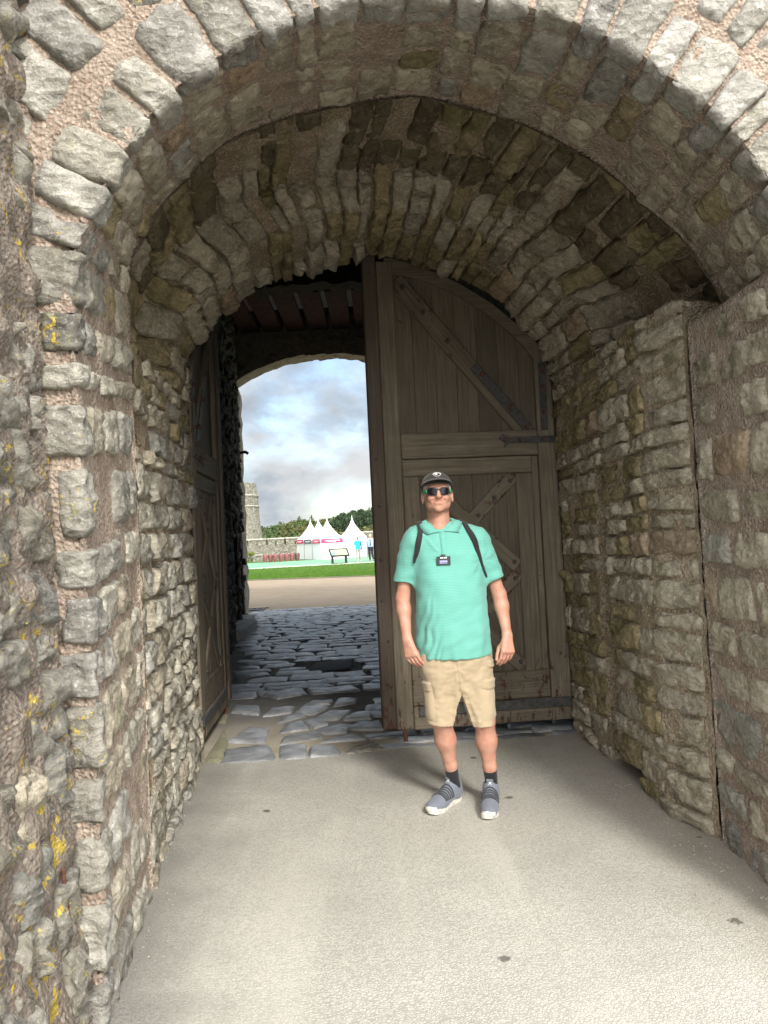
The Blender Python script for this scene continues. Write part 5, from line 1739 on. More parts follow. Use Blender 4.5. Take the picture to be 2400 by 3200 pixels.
        f.cone((0, 0.058, 0.098), (0, 0.058, 0.19), 0.034, 0.040, 0.006, sub=True)  # opening
        f.plane((0, 0, 0.020), (0, 0, -1))
        V, F = sculpt(f, 2, lambda p, n: 0.0006*mn.noise(p*70))
        up = mesh('upper', V*np.array((1, k, 1)), F, M['shoe'], o, True)
        T = BVHTree.FromPolygons([Vector(p) for p in V], F.tolist())
        S = lambda v: Vector((v[0], v[1]*k, v[2]))
        # elastic straps over the instep
        for j in range(6):
            y0 = 0.118+j*0.0165
            pts = []
            for a in np.linspace(-1.05, 1.05, 15):
                o_ = Vector((math.sin(a)*0.2, y0-0.030*abs(a)*(0.4+0.14*j)+0.012, 0.03+math.cos(a)*0.2))
                h = T.ray_cast(o_, (Vector((0, y0+0.012*abs(a), 0.028))-o_).normalized())
                if h[0]: pts.append(S(h[0]+(o_-h[0]).normalized()*0.001))
            if len(pts) > 3:
                MB().tube(pts, 0.0052, 7).build('elastic_strap', M['elastic'], o, True)
        # toe guard
        g = Field(lo, hi, 0.0032)
        sl, X, Y, Z = g.box(g.lo, g.lo+g.n*g.h)
        g.F = np.maximum(f.F-0.003, (Z-(0.052-0.25*np.abs(X))).astype(np.float32))
        g.F = np.maximum(g.F, (0.272+np.abs(X)*0.35-Y).astype(np.float32))
        Vg, Fg = sculpt(g, 1)
        mesh('toe_guard', Vg*np.array((1, k, 1)), Fg, M['sole'], o, True)
        # tongue tab with lettering
        cu = bpy.data.curves.new('lettering', 'FONT'); cu.body = 'adidas'; cu.size = 0.026; cu.align_x = 'CENTER'; cu.align_y = 'CENTER'
        tmp = bpy.data.objects.new('tmp', cu); COL.objects.link(tmp)
        bpy.context.view_layer.update()
        me = bpy.data.meshes.new_from_object(tmp.evaluated_get(bpy.context.evaluated_depsgraph_get()))
        bpy.data.objects.remove(tmp)
        # lie the word along the tongue, reading upwards
        Mx = Matrix.Translation(S((0, 0.1135, 0.118))) @ Matrix.Rotation(math.pi, 4, 'Z') @ Matrix.Rotation(R_(78), 4, 'X') @ Matrix.Rotation(math.pi/2, 4, 'Z')
        me.transform(Mx)
        link('lettering', me, M['white'], o)
        MB().box(-0.019, 0.019, 0.088*k, 0.112*k, 0.136, 0.152, 0.004).build('tongue_tab', M['shoe_d'], o)
        return o
    shoe((0.352, 4.462, 0), (0.166, 4.196, 0), 1)
    shoe((0.535, 4.405, 0), (0.468, 4.082, 0), -1)
    # ---------------- backpack: straps over the shoulders, the bag behind
    bp = empty('backpack', (PX, PY+0.17, 1.2), 0, 'black backpack worn by the man in the mint polo shirt, its straps over his shoulders', 'backpack')
    def rib(pts, widths):
        o = ribbon('shoulder_strap', pts, widths, M['black_cloth'], 0.010, None, thick=0.007, n=46)
        o.parent = bp; o.location = Vector(O)-bp.location
    rib([(0.195, 4.42, 1.35), (0.200, 4.40, 1.50), (0.196, 4.32, 1.585), (0.195, 4.24, 1.575), (0.190, 4.17, 1.53), (0.160, 4.13, 1.46), (0.142, 4.15, 1.40), (0.140, 4.17, 1.365)], [.05, .055, .055, .052, .05, .046, .034, .014])
    rib([(0.44, 4.42, 1.35), (0.435, 4.40, 1.50), (0.430, 4.32, 1.585), (0.445, 4.24, 1.57), (0.470, 4.17, 1.53), (0.505, 4.14, 1.45), (0.527, 4.15, 1.38), (0.535, 4.17, 1.33), (0.548, 4.2, 1.27)], [.05, .055, .058, .056, .054, .046, .03, .014, .012])
    g = Field((0.14, 4.36, 0.98), (0.54, 4.66, 1.58), 0.008)
    g.loft([(1.0, 0.335, 4.47, 0.13, 0.07), (1.2, 0.335, 4.48, 0.14, 0.085), (1.42, 0.335, 4.47, 0.13, 0.07), (1.54, 0.332, 4.45, 0.10, 0.05)], 0.0, 3.0)
    V, F = sculpt(g, 3)
    mesh('bag', V-np.array(bp.location), F, M['black_cloth'], bp, True)
    return root
build_man()
# ------------------------------------------------------------------ the castle ward beyond
def far_mats():
    m, t, b = new_mat('old_castle_masonry', 0.9, 0.2)
    p = pos(t)
    v = voro(t, mapping(t, p, (1, 1, 1.5)), 5.2, 'F1', 'Color')
    sv = N(t, 'ShaderNodeSeparateColor', {'Color': v}).outputs[0]
    col = ramp(t, sv, [(0.1, (0.19, 0.18, 0.15)), (0.5, (0.27, 0.255, 0.215)), (0.9, (0.38, 0.365, 0.315))])
    e = voro(t, mapping(t, p, (1, 1, 1.5)), 5.2, 'DISTANCE_TO_EDGE')
    col = mixc(t, ramp(t, e, [(0.0, 0.6), (0.09, 0.0)]), col, (0.13, 0.12, 0.10))
    big = ramp(t, noise(t, p, 0.8, 6, 0.7), [(0.42, 0.0), (0.62, 0.6)])
    col = mixc(t, big, col, (0.25, 0.235, 0.18))
    setc(t, b, col)
    setn(t, b, bump(t, mth(t, 'ADD', ramp(t, e, [(0.0, 0.0), (0.12, 1.0)]), noise(t, p, 9, 6, 0.7)), 1.0, 0.08))
    M['castle'] = m
    M['coping'] = plain('pale_coping', (0.36, 0.345, 0.30), 0.9, 0.2, 0.4, 3.0, 0.6, 12)
    M['tent'] = plain('white_tent_fabric', (0.70, 0.70, 0.70), 0.6, 0.2, 0.03, 1.5)
    M['pink'] = plain('pink_banner', (0.60, 0.04, 0.12), 0.6, 0.3, 0.1, 2)
    M['grey_banner'] = plain('grey_banner', (0.10, 0.115, 0.125), 0.6, 0.3, 0.1, 2)
    M['steel'] = plain('galvanised_steel', (0.45, 0.46, 0.47), 0.45, 0.5, 0.1, 5, metal=0.6)
    M['blackpaint'] = plain('black_paint', (0.016, 0.018, 0.02), 0.5, 0.4)
    m, t, b = new_mat('information_print', 0.4, 0.4)
    p = objc(t)
    col = ramp(t, noise(t, p, 2.2, 3), [(0.40, (0.36, 0.33, 0.18)), (0.5, (0.38, 0.38, 0.26)), (0.56, (0.14, 0.30, 0.30)), (0.64, (0.16, 0.28, 0.12))])
    setc(t, b, col); M['info'] = m
    m, t, b = new_mat('glazed_maroon_clay', 0.45, 0.45)
    col = ramp(t, noise(t, objc(t), 6, 6, 0.7), [(0.3, (0.11, 0.035, 0.036)), (0.6, (0.20, 0.075, 0.07)), (0.8, (0.28, 0.13, 0.12))])
    setc(t, b, col); M['clay'] = m
    m, t, b = new_mat('painted_ground_map', 0.7, 0.3)
    p = pos(t)
    n = noise(t, mapping(t, p, (1, 1.2, 1)), 0.22, 6, 0.6)
    col = ramp(t, n, [(0.40, (0.13, 0.30, 0.18)), (0.5, (0.165, 0.34, 0.215)), (0.62, (0.20, 0.37, 0.25)), (0.66, (0.38, 0.33, 0.19)), (0.70, (0.17, 0.34, 0.22))])
    sp = N(t, 'ShaderNodeSeparateXYZ', {'Vector': p})
    dd = mth(t, 'SUBTRACT', sp.outputs['Y'], mth(t, 'MULTIPLY_ADD', sp.outputs['X'], 0.27, 49.75))
    edge = ramp(t, mth(t, 'MULTIPLY', mth(t, 'ADD', dd, mth(t, 'MULTIPLY', noise(t, p, 0.6, 4), 1.8)), 0.1), [(0.20, 1.0), (0.36, 0.0)])
    col = mixc(t, edge, col, ramp(t, dd, [(0.0, (0.46, 0.38, 0.27)), (0.5, (0.48, 0.53, 0.45))]))
    setc(t, b, col); M['map'] = m
far_mats()

def fpx(u, v, Y=None):
    """point seen at photo pixel (u,v), on the ground or at distance Y: used once to place far things at their real spots"""
    x = (u-1200)/2404.; z = -(v-1600)/2404.
    xr = x*math.cos(ROLL)+z*math.sin(ROLL); zr = -x*math.sin(ROLL)+z*math.cos(ROLL)
    y = math.cos(PITCH)-zr*math.sin(PITCH); zz = math.sin(PITCH)+zr*math.cos(PITCH)
    k = -EYE/zz*y if Y is None else Y
    return Vector((xr/y*k, k, EYE+zz/y*k))

def build_ward():
    random.seed(61)
    def sheet(name, pts, mat, kind='structure', h=None):
        mb = MB()
        if h is None:
            o = mesh(name, pts, [tuple(range(len(pts)))], mat)
        else:
            o = mb.poly(pts, (0, 0, -h)).build(name, mat)
        o['kind'] = kind
        return o
    sheet('gravel_path', [(-60, 17.94, -0.004), (40, 17.94, -0.004), (40, 40, -0.004), (-60, 48, -0.004)], M['gravel'])
    ln = lambda x: 32.0-0.235*(x+0.39)
    lf = lambda x: 49.75+0.27*x
    xs = np.linspace(-14, 4, 70)
    near = [(x, ln(x)+0.10*mn.noise(Vector((x*2.5, 0, 0))), 0.06) for x in xs]
    sheet('lawn', [(-60, ln(-60), 0.06)]+near+[(40, ln(4)-3, 0.06), (40, lf(4)+4, 0.06), (4, lf(4), .06), (-14, lf(-14), .06), (-60, lf(-14)-2, 0.06)], M['lawn'], h=0.1)
    V = []
    F = []
    for i, (x, y, z) in enumerate(near):
        V += [(x, y-0.14-0.04*mn.noise(Vector((x*5, 3, 0))), 0.0), (x, y-0.004, 0.045)]
    so = mesh('lawn_edge', V, grid_faces(len(near), 2), M['soil']); so['kind'] = 'structure'
    sheet('painted_map', [(-60, lf(-14)-2.2, 0.064), (-14, lf(-14)-0.05, 0.064), (4, lf(4)-0.05, 0.064), (40, lf(4)+4, 0.064), (40, 75, 0.064), (-4, 67.5, 0.064), (-9, 64.2, .064), (-60, 60, 0.064)], M['map'])
    sheet('grass_bank', [(-80, 58, 0.03), (60, 62, 0.03), (60, 140, 0.03), (-80, 140, 0.03)], M['lawn'])
    # blades along the lawn
    V, F = [], []
    for _ in range(26000):
        x = random.uniform(-9.5, 1.2)
        y = ln(x)+abs(random.gauss(0, 1))*4.5 if random.random() < .6 else random.uniform(ln(x), lf(x))
        if y > lf(x): continue
        h = random.uniform(0.03, 0.075); a = random.uniform(0, 6.28); w = 0.014
        o = len(V)
        V += [(x-math.cos(a)*w, y-math.sin(a)*w, 0.055), (x+math.cos(a)*w, y+math.sin(a)*w, 0.055), (x+random.uniform(-.03, .03), y+random.uniform(-.03, .03), 0.055+h)]
        F.append((o, o+1, o+2))
    g = mesh('grass', V, F, M['lawn']); g['kind'] = 'stuff'; g['label'] = 'short mown grass between the gravel path and the painted map'
    # iron drain grate at the end of the cobbles
    p = fpx(775, 1906)
    r = empty('drain_grate', (p.x, p.y, 0.0), 0, 'small iron drain grate at the left end of the cobbles by the far arch', 'drain grate')
    for i in range(6):
        MB().box(-0.4+i*0.14, -0.32+i*0.14, -0.25, 0.25, -0.01, 0.012).build('bar', M['iron'], r)
    for y0 in (-0.3, 0.25): MB().box(-0.45, 0.45, y0, y0+0.05, -0.01, 0.014).build('rim', M['iron'], r)

    # ---------------- information lectern
    p = fpx(1061, 1764)
    r = empty('information_panel', (p.x, p.y, 0.06), 0.30, 'sloping information panel with dark frame on four legs, standing at the lawn edge', 'information board')
    tilt = Matrix.Translation((0, 0.0, 0.72)) @ Matrix.Rotation(R_(38), 4, 'X')
    MB().box(-0.545, 0.545, -0.30, 0.30, 0.012, 0.03, 0, tilt).build('printed_panel', M['info'], r)
    m = MB()
    for a in ((-0.64, 0.64, -0.40, -0.30), (-0.64, 0.64, 0.30, 0.40), (-0.64, -0.545, -0.30, 0.30), (0.545, 0.64, -0.30, 0.30)):
        m.box(a[0], a[1], a[2], a[3], -0.02, 0.045, 0, tilt)
    m.build('frame', M['blackpaint'], r)
    for x in (-0.46, 0.46):
        for y in (-0.14, 0.14):
            MB().box(x-0.04, x+0.04, y-0.04, y+0.04, -0.01, 0.72+y*0.75-0.03).build('leg', M['blackpaint'], r)
        MB().box(x-0.035, x+0.035, -0.2, 0.2, -0.01, 0.04).build('foot', M['blackpaint'], r)
    MB().box(-0.42, 0.42, -0.17, -0.13, 0.0, 0.04).build('foot_rail', M['blackpaint'], r)

    # ---------------- clay barrels
    prof = [(0.135, 0.0), (0.145, 0.02), (0.175, 0.2), (0.20, 0.40), (0.212, 0.52), (0.205, 0.59), (0.185, 0.63), (0.155, 0.655), (0.15, 0.67), (0.135, 0.67), (0.13, 0.63), (0.0, 0.62)]
    words = ['leftmost', 'second', 'third', 'fourth', 'fifth', 'sixth']
    proto = None
    for i, (u, v) in enumerate(((829.6, 1760), (846, 1759), (862, 1758.5), (879, 1757.5), (896, 1756.5), (913, 1755.5), (930, 1754.5))):
        p = fpx(u, v)
        V = []
        for rr, z in prof:
            for k in range(18):
                a = k/18*2*math.pi
                V.append((rr*math.cos(a), rr*math.sin(a), z))
        if proto is None:
            proto = mesh('clay_barrel', V, grid_faces(len(prof), 18, 0, True), M['clay'], None, True)
            MB().tube([(0.152*math.cos(a), 0.152*math.sin(a), 0.665) for a in np.linspace(0, 2*math.pi, 17)], 0.014, 5).build('rim', M['clay'], proto, True)
            o = proto
        elif i < 6:
            o = copy_tree(proto)
        else:
            o = mesh('clay_barrel', V, grid_faces(len(prof), 18, 0, True), plain('brown_clay', (0.10, 0.055, 0.05), 0.5, 0.4, 0.2, 5), None, True)
            MB().tube([(0.207*math.cos(a), 0.207*math.sin(a), 0.47) for a in np.linspace(0, 2*math.pi, 17)], 0.012, 5).build('band', plain('dark_band', (0.05, 0.03, 0.03), 0.6), o, True)
        o.location = (p.x, p.y, 0.06); o.rotation_euler = (0, 0, i*1.3)
        tag(o, (f'{words[i]} of the mottled maroon clay barrels, counted from the left, below the castle wall' if i < 6 else 'darker banded brown clay barrel at the right end of the row'), 'barrel', 'row of clay barrels in front of the castle wall')

    # ---------------- marquees
    def tent(c, w, d, yaw, eave, peak, label, banners, wall_gap=None):
        r = empty('marquee', c, yaw, label, 'tent', 'white peaked tents in the castle ward')
        nr = 9
        V = []
        for j in range(nr):
            k = j/(nr-1)
            s = (1-k)**1.75
            z = eave+(peak-eave)*k
            if j == nr-1: s = 0.012
            for (a, b) in [(x, -1) for x in np.linspace(-1, 1, 7)[:-1]]+[(1, y) for y in np.linspace(-1, 1, 7)[:-1]]+[(x, 1) for x in np.linspace(1, -1, 7)[:-1]]+[(-1, y) for y in np.linspace(1, -1, 7)[:-1]]:
                sag = 0.05*(1-k)*(1-(min(abs(a), abs(b)))**2)
                V.append((a*w/2*s, b*d/2*s, z-sag*0.5))
        mesh('roof', V, grid_faces(nr, 24, 0, True), M['tent'], r, True)
        MB().cyl((0, 0, peak-0.03), (0, 0, peak+0.06), 0.03, 0.008, 8).build('finial', M['tent'], r)
        for q in range(4):
            n = 22
            V = []
            for i in range(n):
                a = (i/(n-1)*2-1)
                for z in (0.0, eave*0.5, eave-0.01):
                    off = 1.0-0.025*(0.5+0.5*math.sin(i*1.9+q))*(1-z/eave*0.6)
                    L = w if q in (0, 2) else d
                    D = d if q in (0, 2) else w
                    x, y = a*L/2*0.985, -D/2*0.985*off
                    ca, sa = [(1, 0), (0, 1), (-1, 0), (0, -1)][q]
                    V.append((x*ca-y*sa, x*sa+y*ca, z))
            mesh('side_wall', V, grid_faces(n, 3), M['tent'], r, True)
            ca, sa = [(1, 0), (0, 1), (-1, 0), (0, -1)][q]
            Rz = Matrix.Rotation([0, math.pi/2, math.pi, -math.pi/2][q], 4, 'Z')
            D = d if q in (0, 2) else w
            L = w if q in (0, 2) else d
            MB().box(-L/2, L/2, -D/2-0.012, -D/2-0.004, eave-0.17, eave+0.005, 0, Rz).build('valance', M['tent'], r)
            MB().cyl(Rz @ Vector((-L/2+.02, -D/2+.02, 0)), Rz @ Vector((-L/2+.02, -D/2+.02, eave)), 0.025, seg=8).build('post', M['steel'], r)
        for q, mat in banners:
            Rz = Matrix.Rotation([0, math.pi/2, math.pi, -math.pi/2][q], 4, 'Z')
            D = d if q in (0, 2) else w
            L = w if q in (0, 2) else d
            bn = MB().box(-L/2*0.94, L/2*0.94, -D/2-0.035, -D/2-0.022, eave-0.36, eave+0.0, 0, Rz).build('banner', M[mat], r)
            mm = MB()
            x = -L*0.30
            while x < L*0.30:
                k = random.uniform(0.08, 0.22)
                mm.box(x, x+k, -D/2-0.039, -D/2-0.036, eave-0.20, eave-0.13, 0, Rz); x += k+0.05
            mm.box(-L*0.2, L*0.16, -D/2-0.039, -D/2-0.036, eave-0.265, eave-0.235, 0, Rz)
            mm.build('banner_print', M['white'], bn)
        return r
    th = 0.36
    c3 = Vector((-4.95, 66.2, 0.06))
    st = Vector((-0.36, 0.93, 0))*2.25
    tent(c3, 2.08, 2.1, 0.42, 1.74, 3.62, 'front white tent with long pink banner facing the lawn', [(0, 'pink'), (3, 'pink')])
    tent(c3+st*1.0+Vector((-0.12, 0, 0)), 2.08, 2.1, 0.42, 1.76, 3.64, 'middle white tent of the row with a grey banner on its left side', [(3, 'grey_banner')])
    tent(c3+st*2.0+Vector((-0.22, 0, 0)), 2.08, 2.1, 0.42, 1.78, 3.66, 'rearmost white tent of the row, pink banner on its left side', [(3, 'pink')])
    tent(Vector((-2.92, 69.3, 0.06)), 2.30, 2.3, 0.10, 1.80, 3.72, 'separate white tent on the right without a banner behind the walkers', [])

    # ---------------- crowd barriers
    def barrier(c, L, yaw, label, first=None):
        r = empty('crowd_barrier', c, yaw, label, 'barrier', 'steel crowd barriers in front of the tents')
        H = 0.78
        MB().tube([(-L/2, 0, 0.10), (-L/2, 0, H-.08), (-L/2+.08, 0, H), (L/2-.08, 0, H), (L/2, 0, H-.08), (L/2, 0, 0.10), (L/2-.06, 0, 0.06), (-L/2+.06, 0, 0.06), (-L/2, 0, .1)], 0.020, 6).build('frame', M['steel'], r)
        k = int(L/0.13)
        for i in range(1, k):
            x = -L/2+L*i/k
            MB().cyl((x, 0, 0.08), (x, 0, H), 0.008, seg=5).build('bar', M['steel'], r)
        for x in (-L/2+.12, L/2-.12):
            MB().tube([(x, -0.22, 0), (x, 0, 0.07), (x, 0.22, 0)], 0.016, 5).build('foot', M['steel'], r)
    for u, v, L, yaw, lb in ((1042, 1747, 1.35, 0.12, 'steel crowd barrier partly hidden behind the information panel'), (1100, 1743, 1.30, 0.12, 'steel crowd barrier just left of the woman in teal'), (1144, 1741, 1.1, 0.5, 'steel crowd barrier standing between the two walkers')):
        p = fpx(u, v); barrier((p.x, p.y, 0.06), L, yaw, lb)

    # ---------------- two walkers
    def walker(kind, foot, H, yaw, label):
        r = empty('person', (foot.x, foot.y, 0.064), yaw, label, 'person')
        s = H/1.75
        woman = kind == 'woman'
        S = lambda *v: tuple(q*s for q in v)
        def P_(name, f, mat, parent=r):
            V, F = sculpt(f, 2); return mesh(name, V, F, mat, parent, True)
        lo, hi = S(-0.42, -0.42, -0.02), S(0.42, 0.42, 1.85)
        hA = [(-0.20, -0.06, 0.94), (0.21, -0.10, 0.95)] if woman else [(-0.27, -0.14, 0.93), (0.25, -0.05, 0.90)]
        eA = [(-0.26, 0.03, 1.12), (0.26, 0.03, 1.13)] if woman else [(-0.28, 0.04, 1.13), (0.27, 0.05, 1.12)]
        kA = [(-0.085, -0.04, 0.50), (0.095, 0.02, 0.50)]
        aA = [(-0.085, -0.10, 0.09), (0.12, 0.16, 0.12)] if woman else [(-0.06, 0.00, 0.09), (0.15, 0.10, 0.11)]
        f = Field(lo, hi, 0.014*s)
        f.ell(S(0, -0.02, 1.64), S(0.072, 0.092, 0.112), 0.0)
        f.ell(S(0, -0.05, 1.58), S(0.052, 0.06, 0.055), 0.03*s)
        f.ell(S(0, -0.115, 1.625), S(0.014, 0.02, 0.022), 0.02*s)
        for q in (-1, 1): f.ell(S(q*0.075, 0, 1.63), S(0.012, 0.02, 0.032), 0.01)
        f.cone(S(0, 0.01, 1.42), S(0, 0, 1.58), .058*s, .05*s, .03)
        f.cone(S(-.15, 0.01, 1.42), S(.15, .01, 1.42), .05*s, .05*s, .05)
        f.loft([tuple(q*s for q in v) for v in ((0.88, 0, 0, .14, .09), (1.2, 0, 0, .14, .10), (1.42, 0, 0, .13, .09))], 0.04)
        for sh, e, w in zip(((-.185, .01, 1.40), (.185, .01, 1.40)), eA, hA):
            f.cone(S(*sh), S(*e), .046*s, .036*s, .03); f.cone(S(*e), S(*w), .035*s, .027*s, .02)
            w2 = (w[0]*0.9, w[1]-.03, w[2]-.07)
            f.ell(S(*w2), S(.032, .035, .055), .02)
            for q in (-.018, 0, .018): f.cone(S(w2[0]+q, w2[1]-.01, w2[2]-.04), S(w2[0]+q, w2[1]-.03, w2[2]-.10), .011*s, .009*s, .004)
        for q, k, a in zip((-1, 1), kA, aA):
            f.cone(S(q*.085, 0, .9), S(*k), .075*s, .05*s, .03); f.cone(S(*k), S(*a), .05*s, .034*s, .02)
            f.cone(S(*a), S(a[0], a[1]-.11, a[2]-.04), .032*s, .028*s, .02)
        P_('body', f, M['skin'] if woman else M['skin_pink'])
        # top
        f = Field(lo, hi, 0.014*s)
        f.loft([tuple(q*s for q in v) for v in (((0.86 if woman else 0.92), 0, 0, .19, .135), (1.05, 0, -.01, .178, .135), (1.25, 0, -.01, .18, .13), (1.40, 0, .005, .165, .105), (1.47, 0, .01, .08, .075))], 0.0)
        for sh, e, w in zip(((-.175, .01, 1.40), (.175, .01, 1.40)), eA, hA):
            if woman:
                m_ = tuple(sh[i]*.35+e[i]*.65 for i in range(3))
                f.cone(S(*sh), S(*m_), .064*s, .058*s, .05)
            else:
                f.cone(S(*sh), S(*e), .064*s, .054*s, .05); f.cone(S(*e), S(*[e[i]*.12+w[i]*.88 for i in range(3)]), .052*s, .038*s, .03)
        P_('shirt', f, M['teal'] if woman else M['blue_shirt'])
        f = Field(lo, hi, 0.014*s)
        f.loft([tuple(q*s for q in v) for v in ((0.80, 0, 0, .165, .115), (0.97, 0, 0, .165, .12))], 0.0)
        for q, k, a in zip((-1, 1), kA, aA):
            f.cone(S(q*.088, 0, .86), S(*k), .092*s, .068*s, .04)
            f.cone(S(*k), S(a[0], a[1], a[2]+.02), .068*s, .055*s, .02, cut=(S(a[0], a[1], a[2]-.01), (0, 0, -1)))
        P_('trousers', f, M['patterned'] if woman else M['navy'])
        for a in aA:
            f = Field(S(a[0]-.1, a[1]-.25, a[2]-.12), S(a[0]+.1, a[1]+.12, a[2]+.08), 0.010*s)
            f.cone(S(a[0], a[1]+.02, a[2]-.045), S(a[0], a[1]-.15, a[2]-.06), .042*s, .036*s, 0)
            P_('shoe', f, M['sole'] if woman else M['blackpaint'])
        if woman:
            f = Field(S(-.15, -.15, 1.5), S(.15, .17, 1.82), 0.011*s)
            f.ell(S(0, 0.0, 1.66), S(.082, .10, .108), 0.0)
            f.plane(S(0, -0.05, 1.63), (0, -1, -0.9))
            P_('hair', f, M['hair'])
            MB().box(*S(-.062, .062, -.125, -.10, 1.62, 1.66)).build('sunglasses', M['lens'], r)
            MB().tube([S(.15, .02, 1.47), S(.165, -.10, 1.36), S(.20, -.10, 1.1), S(.22, -.02, 0.98)], .022*s, 6).build('bag_strap', M['black_cloth'], r, True)
            f = Field(S(.14, -.1, .80), S(.36, .22, 1.12), .014*s); f.ell(S(.25, .06, .95), S(.06, .12, .12), 0); P_('shoulder_bag', f, M['black_cloth'])
        else:
            MB().poly([S(-.022, -.118, 1.44), S(.022, -.118, 1.44), S(.045, -.155, 1.02), S(.0, -.16, .96), S(-.03, -.155, 1.02)], S(0, -.012, 0)).build('tie', M['tie'], r)
            f = Field(S(-.15, -.15, 1.5), S(.15, .17, 1.82), 0.011*s)
            f.ell(S(0, 0.005, 1.645), S(.078, .096, .10), 0.0); f.plane(S(0, .02, 1.6), (0, -1, 0)); f.plane(S(0, 0, 1.68), (0, 0, 1)); f.plane(S(0, 0, 1.58), (0, 0, -1))
            P_('hair', f, M['hair'])
            MB().box(*S(-.17, .17, -.13, .13, .925, .955)).build('belt', M['blackpaint'], r)
        return r
    M['skin_pink'] = skin_mat('pale_pink_skin', (0.58, 0.34, 0.27), (0.52, 0.26, 0.20))
    M['teal'] = cloth_mat('teal_tshirt', (0.012, 0.36, 0.42), (0.02, 0.42, 0.47))
    M['blue_shirt'] = cloth_mat('pale_blue_shirt', (0.25, 0.38, 0.72), (0.30, 0.44, 0.78))
    M['navy'] = cloth_mat('navy_trousers', (0.012, 0.013, 0.025), (0.02, 0.021, 0.035))
    M['tie'] = cloth_mat('navy_tie', (0.01, 0.018, 0.10), (0.015, 0.025, 0.13))
    m, t, b = new_mat('grey_leaf_print_cloth', 0.85, 0.2)
    setc(t, b, ramp(t, noise(t, objc(t), 16, 3, 0.6, 1.5), [(0.42, (0.40, 0.38, 0.36)), (0.52, (0.12, 0.11, 0.11)), (0.6, (0.34, 0.32, 0.30))])); M['patterned'] = m
    walker('woman', fpx(1121, 1759), 1.74, 0.05, 'walking person in teal t-shirt and grey patterned trousers with a dark shoulder bag')
    walker('man', fpx(1160, 1757), 1.86, -0.05, 'bald walking person in pale blue shirt, navy tie and dark trousers')

    # ---------------- curtain wall with merlons
    def crenels(name, x0, x1, Y, zb, zt, label, cells, yaw=0.0):
        r = empty(name, (x0, Y, 0), yaw, label, 'wall', 'battlemented castle walls')
        L = x1-x0
        V = []
        nx = int(L/0.5)+2
        MB().box(0, L, 0, 0.9, -0.05, zb).build('wall_base', M['castle'], r)
        for a, b, slot in cells:
            m = MB()
            if slot is None:
                m.box(a, b, 0.01, 0.6, zb-0.02, zt)
            else:
                m.box(a, slot, 0.01, 0.6, zb-.02, zt).box(slot+0.17, b, 0.01, 0.6, zb-.02, zt).box(slot, slot+.17, 0.012, 0.6, zt-0.22, zt-0.002)
            m.build('merlon', M['castle'], r)
            MB().box(a-0.06, b+0.06, -0.07, 0.68, zt, zt+0.16, 0.03).build('coping', M['coping'], r)
        return r
    Y = 77.0
    X = lambda u: fpx(u, 1690, Y).x
    Zc = lambda u, v: fpx(u, v, Y).z
    x0 = X(700)
    cells = [(X(705)-x0, X(772)-x0, None), (X(776)-x0, X(831)-x0, X(801)-x0), (X(837.5)-x0, X(887)-x0, X(859.5)-x0), (X(894)-x0, X(945)-x0, X(920)-x0), (X(950)-x0, X(1005)-x0, None), (X(1010)-x0, X(1065)-x0, None)]
    crenels('castle_wall', x0, X(1070), Y, Zc(837, 1704), Zc(860, 1686), 'battlemented grey castle wall joining the tower behind the barrels', cells)
    x1 = X(1072)
    cells = [(X(1074)-x1, X(1127)-x1, None), (X(1131)-x1, X(1190)-x1, None), (X(1195)-x1, X(1300)-x1, None)]
    crenels('castle_wall', x1, X(1300), Y+0.4, Zc(1131, 1684), Zc(1150, 1664.5), 'higher battlemented castle wall behind the right-hand tent and the walkers', cells)
    a, b_ = fpx(776, 1757, 70.0), fpx(915, 1752, 72.0)
    lw = MB().box(0, (b_-a).length+1.0, 0, 0.5, -0.05, fpx(800, 1737, 70.5).z).build('terrace_wall', M['castle'])
    lw.location = (a.x-0.6, a.y, 0); lw.rotation_euler = (0, 0, math.atan2(b_.y-a.y, b_.x-a.x))
    tag(lw, 'low stone terrace wall behind the row of barrels', 'wall')
    cp = MB().box(-0.05, (b_-a).length+1.05, -0.05, 0.55, 0, 0.09, 0.02).build('coping', M['coping'], lw); cp.location = (0, 0, fpx(800, 1737, 70.5).z)

    # ---------------- round tower
    Y = 88.0
    c = fpx(742, 1700, Y)
    zt = fpx(790, 1508, Y).z
    z1, z2 = fpx(806, 1549, Y).z, fpx(808, 1582, Y).z
    r0 = fpx(809, 1582, Y).x-c.x
    tw = empty('round_tower', (c.x-0.05, Y, 0), 0, 'tall round stone tower with broken parapet at the left of the castle wall', 'tower')
    prof = [(-0.05, r0+0.52), (1.2, r0+0.44), (3.0, r0+0.22), (4.6, r0+0.06), (z2-0.05, r0)]
    def ringwall(name, prof, mat, jag=0.0, n=72):
        V = []
        for k, (z, rr) in enumerate(prof):
            for i in range(n):
                a = i/n*2*math.pi
                q = rr+0.04*mn.noise(Vector((math.cos(a)*5, math.sin(a)*5, z*1.5)))
                zz = z
                if jag and k >= len(prof)-2:
                    zz -= jag*(0.25+0.75*max(0, mn.noise(Vector((math.cos(a)*4, math.sin(a)*4, 5)))*1.4))+0.12*mn.noise(Vector((i*1.7, 3, 0)))
                V.append((q*math.cos(a), q*math.sin(a), zz))
        return mesh(name, V, grid_faces(len(prof), n, 0, True), mat, tw, False)
    ringwall('shaft', prof, M['castle'])
    ringwall('drum', [(z2+0.02, r0-0.02), (z1-0.02, r0-0.02)], M['castle'])
    ringwall('parapet', [(z1, r0-0.06), ((z1+zt)/2, r0-0.16), (zt, r0-0.22), (zt-0.01, r0-0.6)], M['castle'], 0.45)
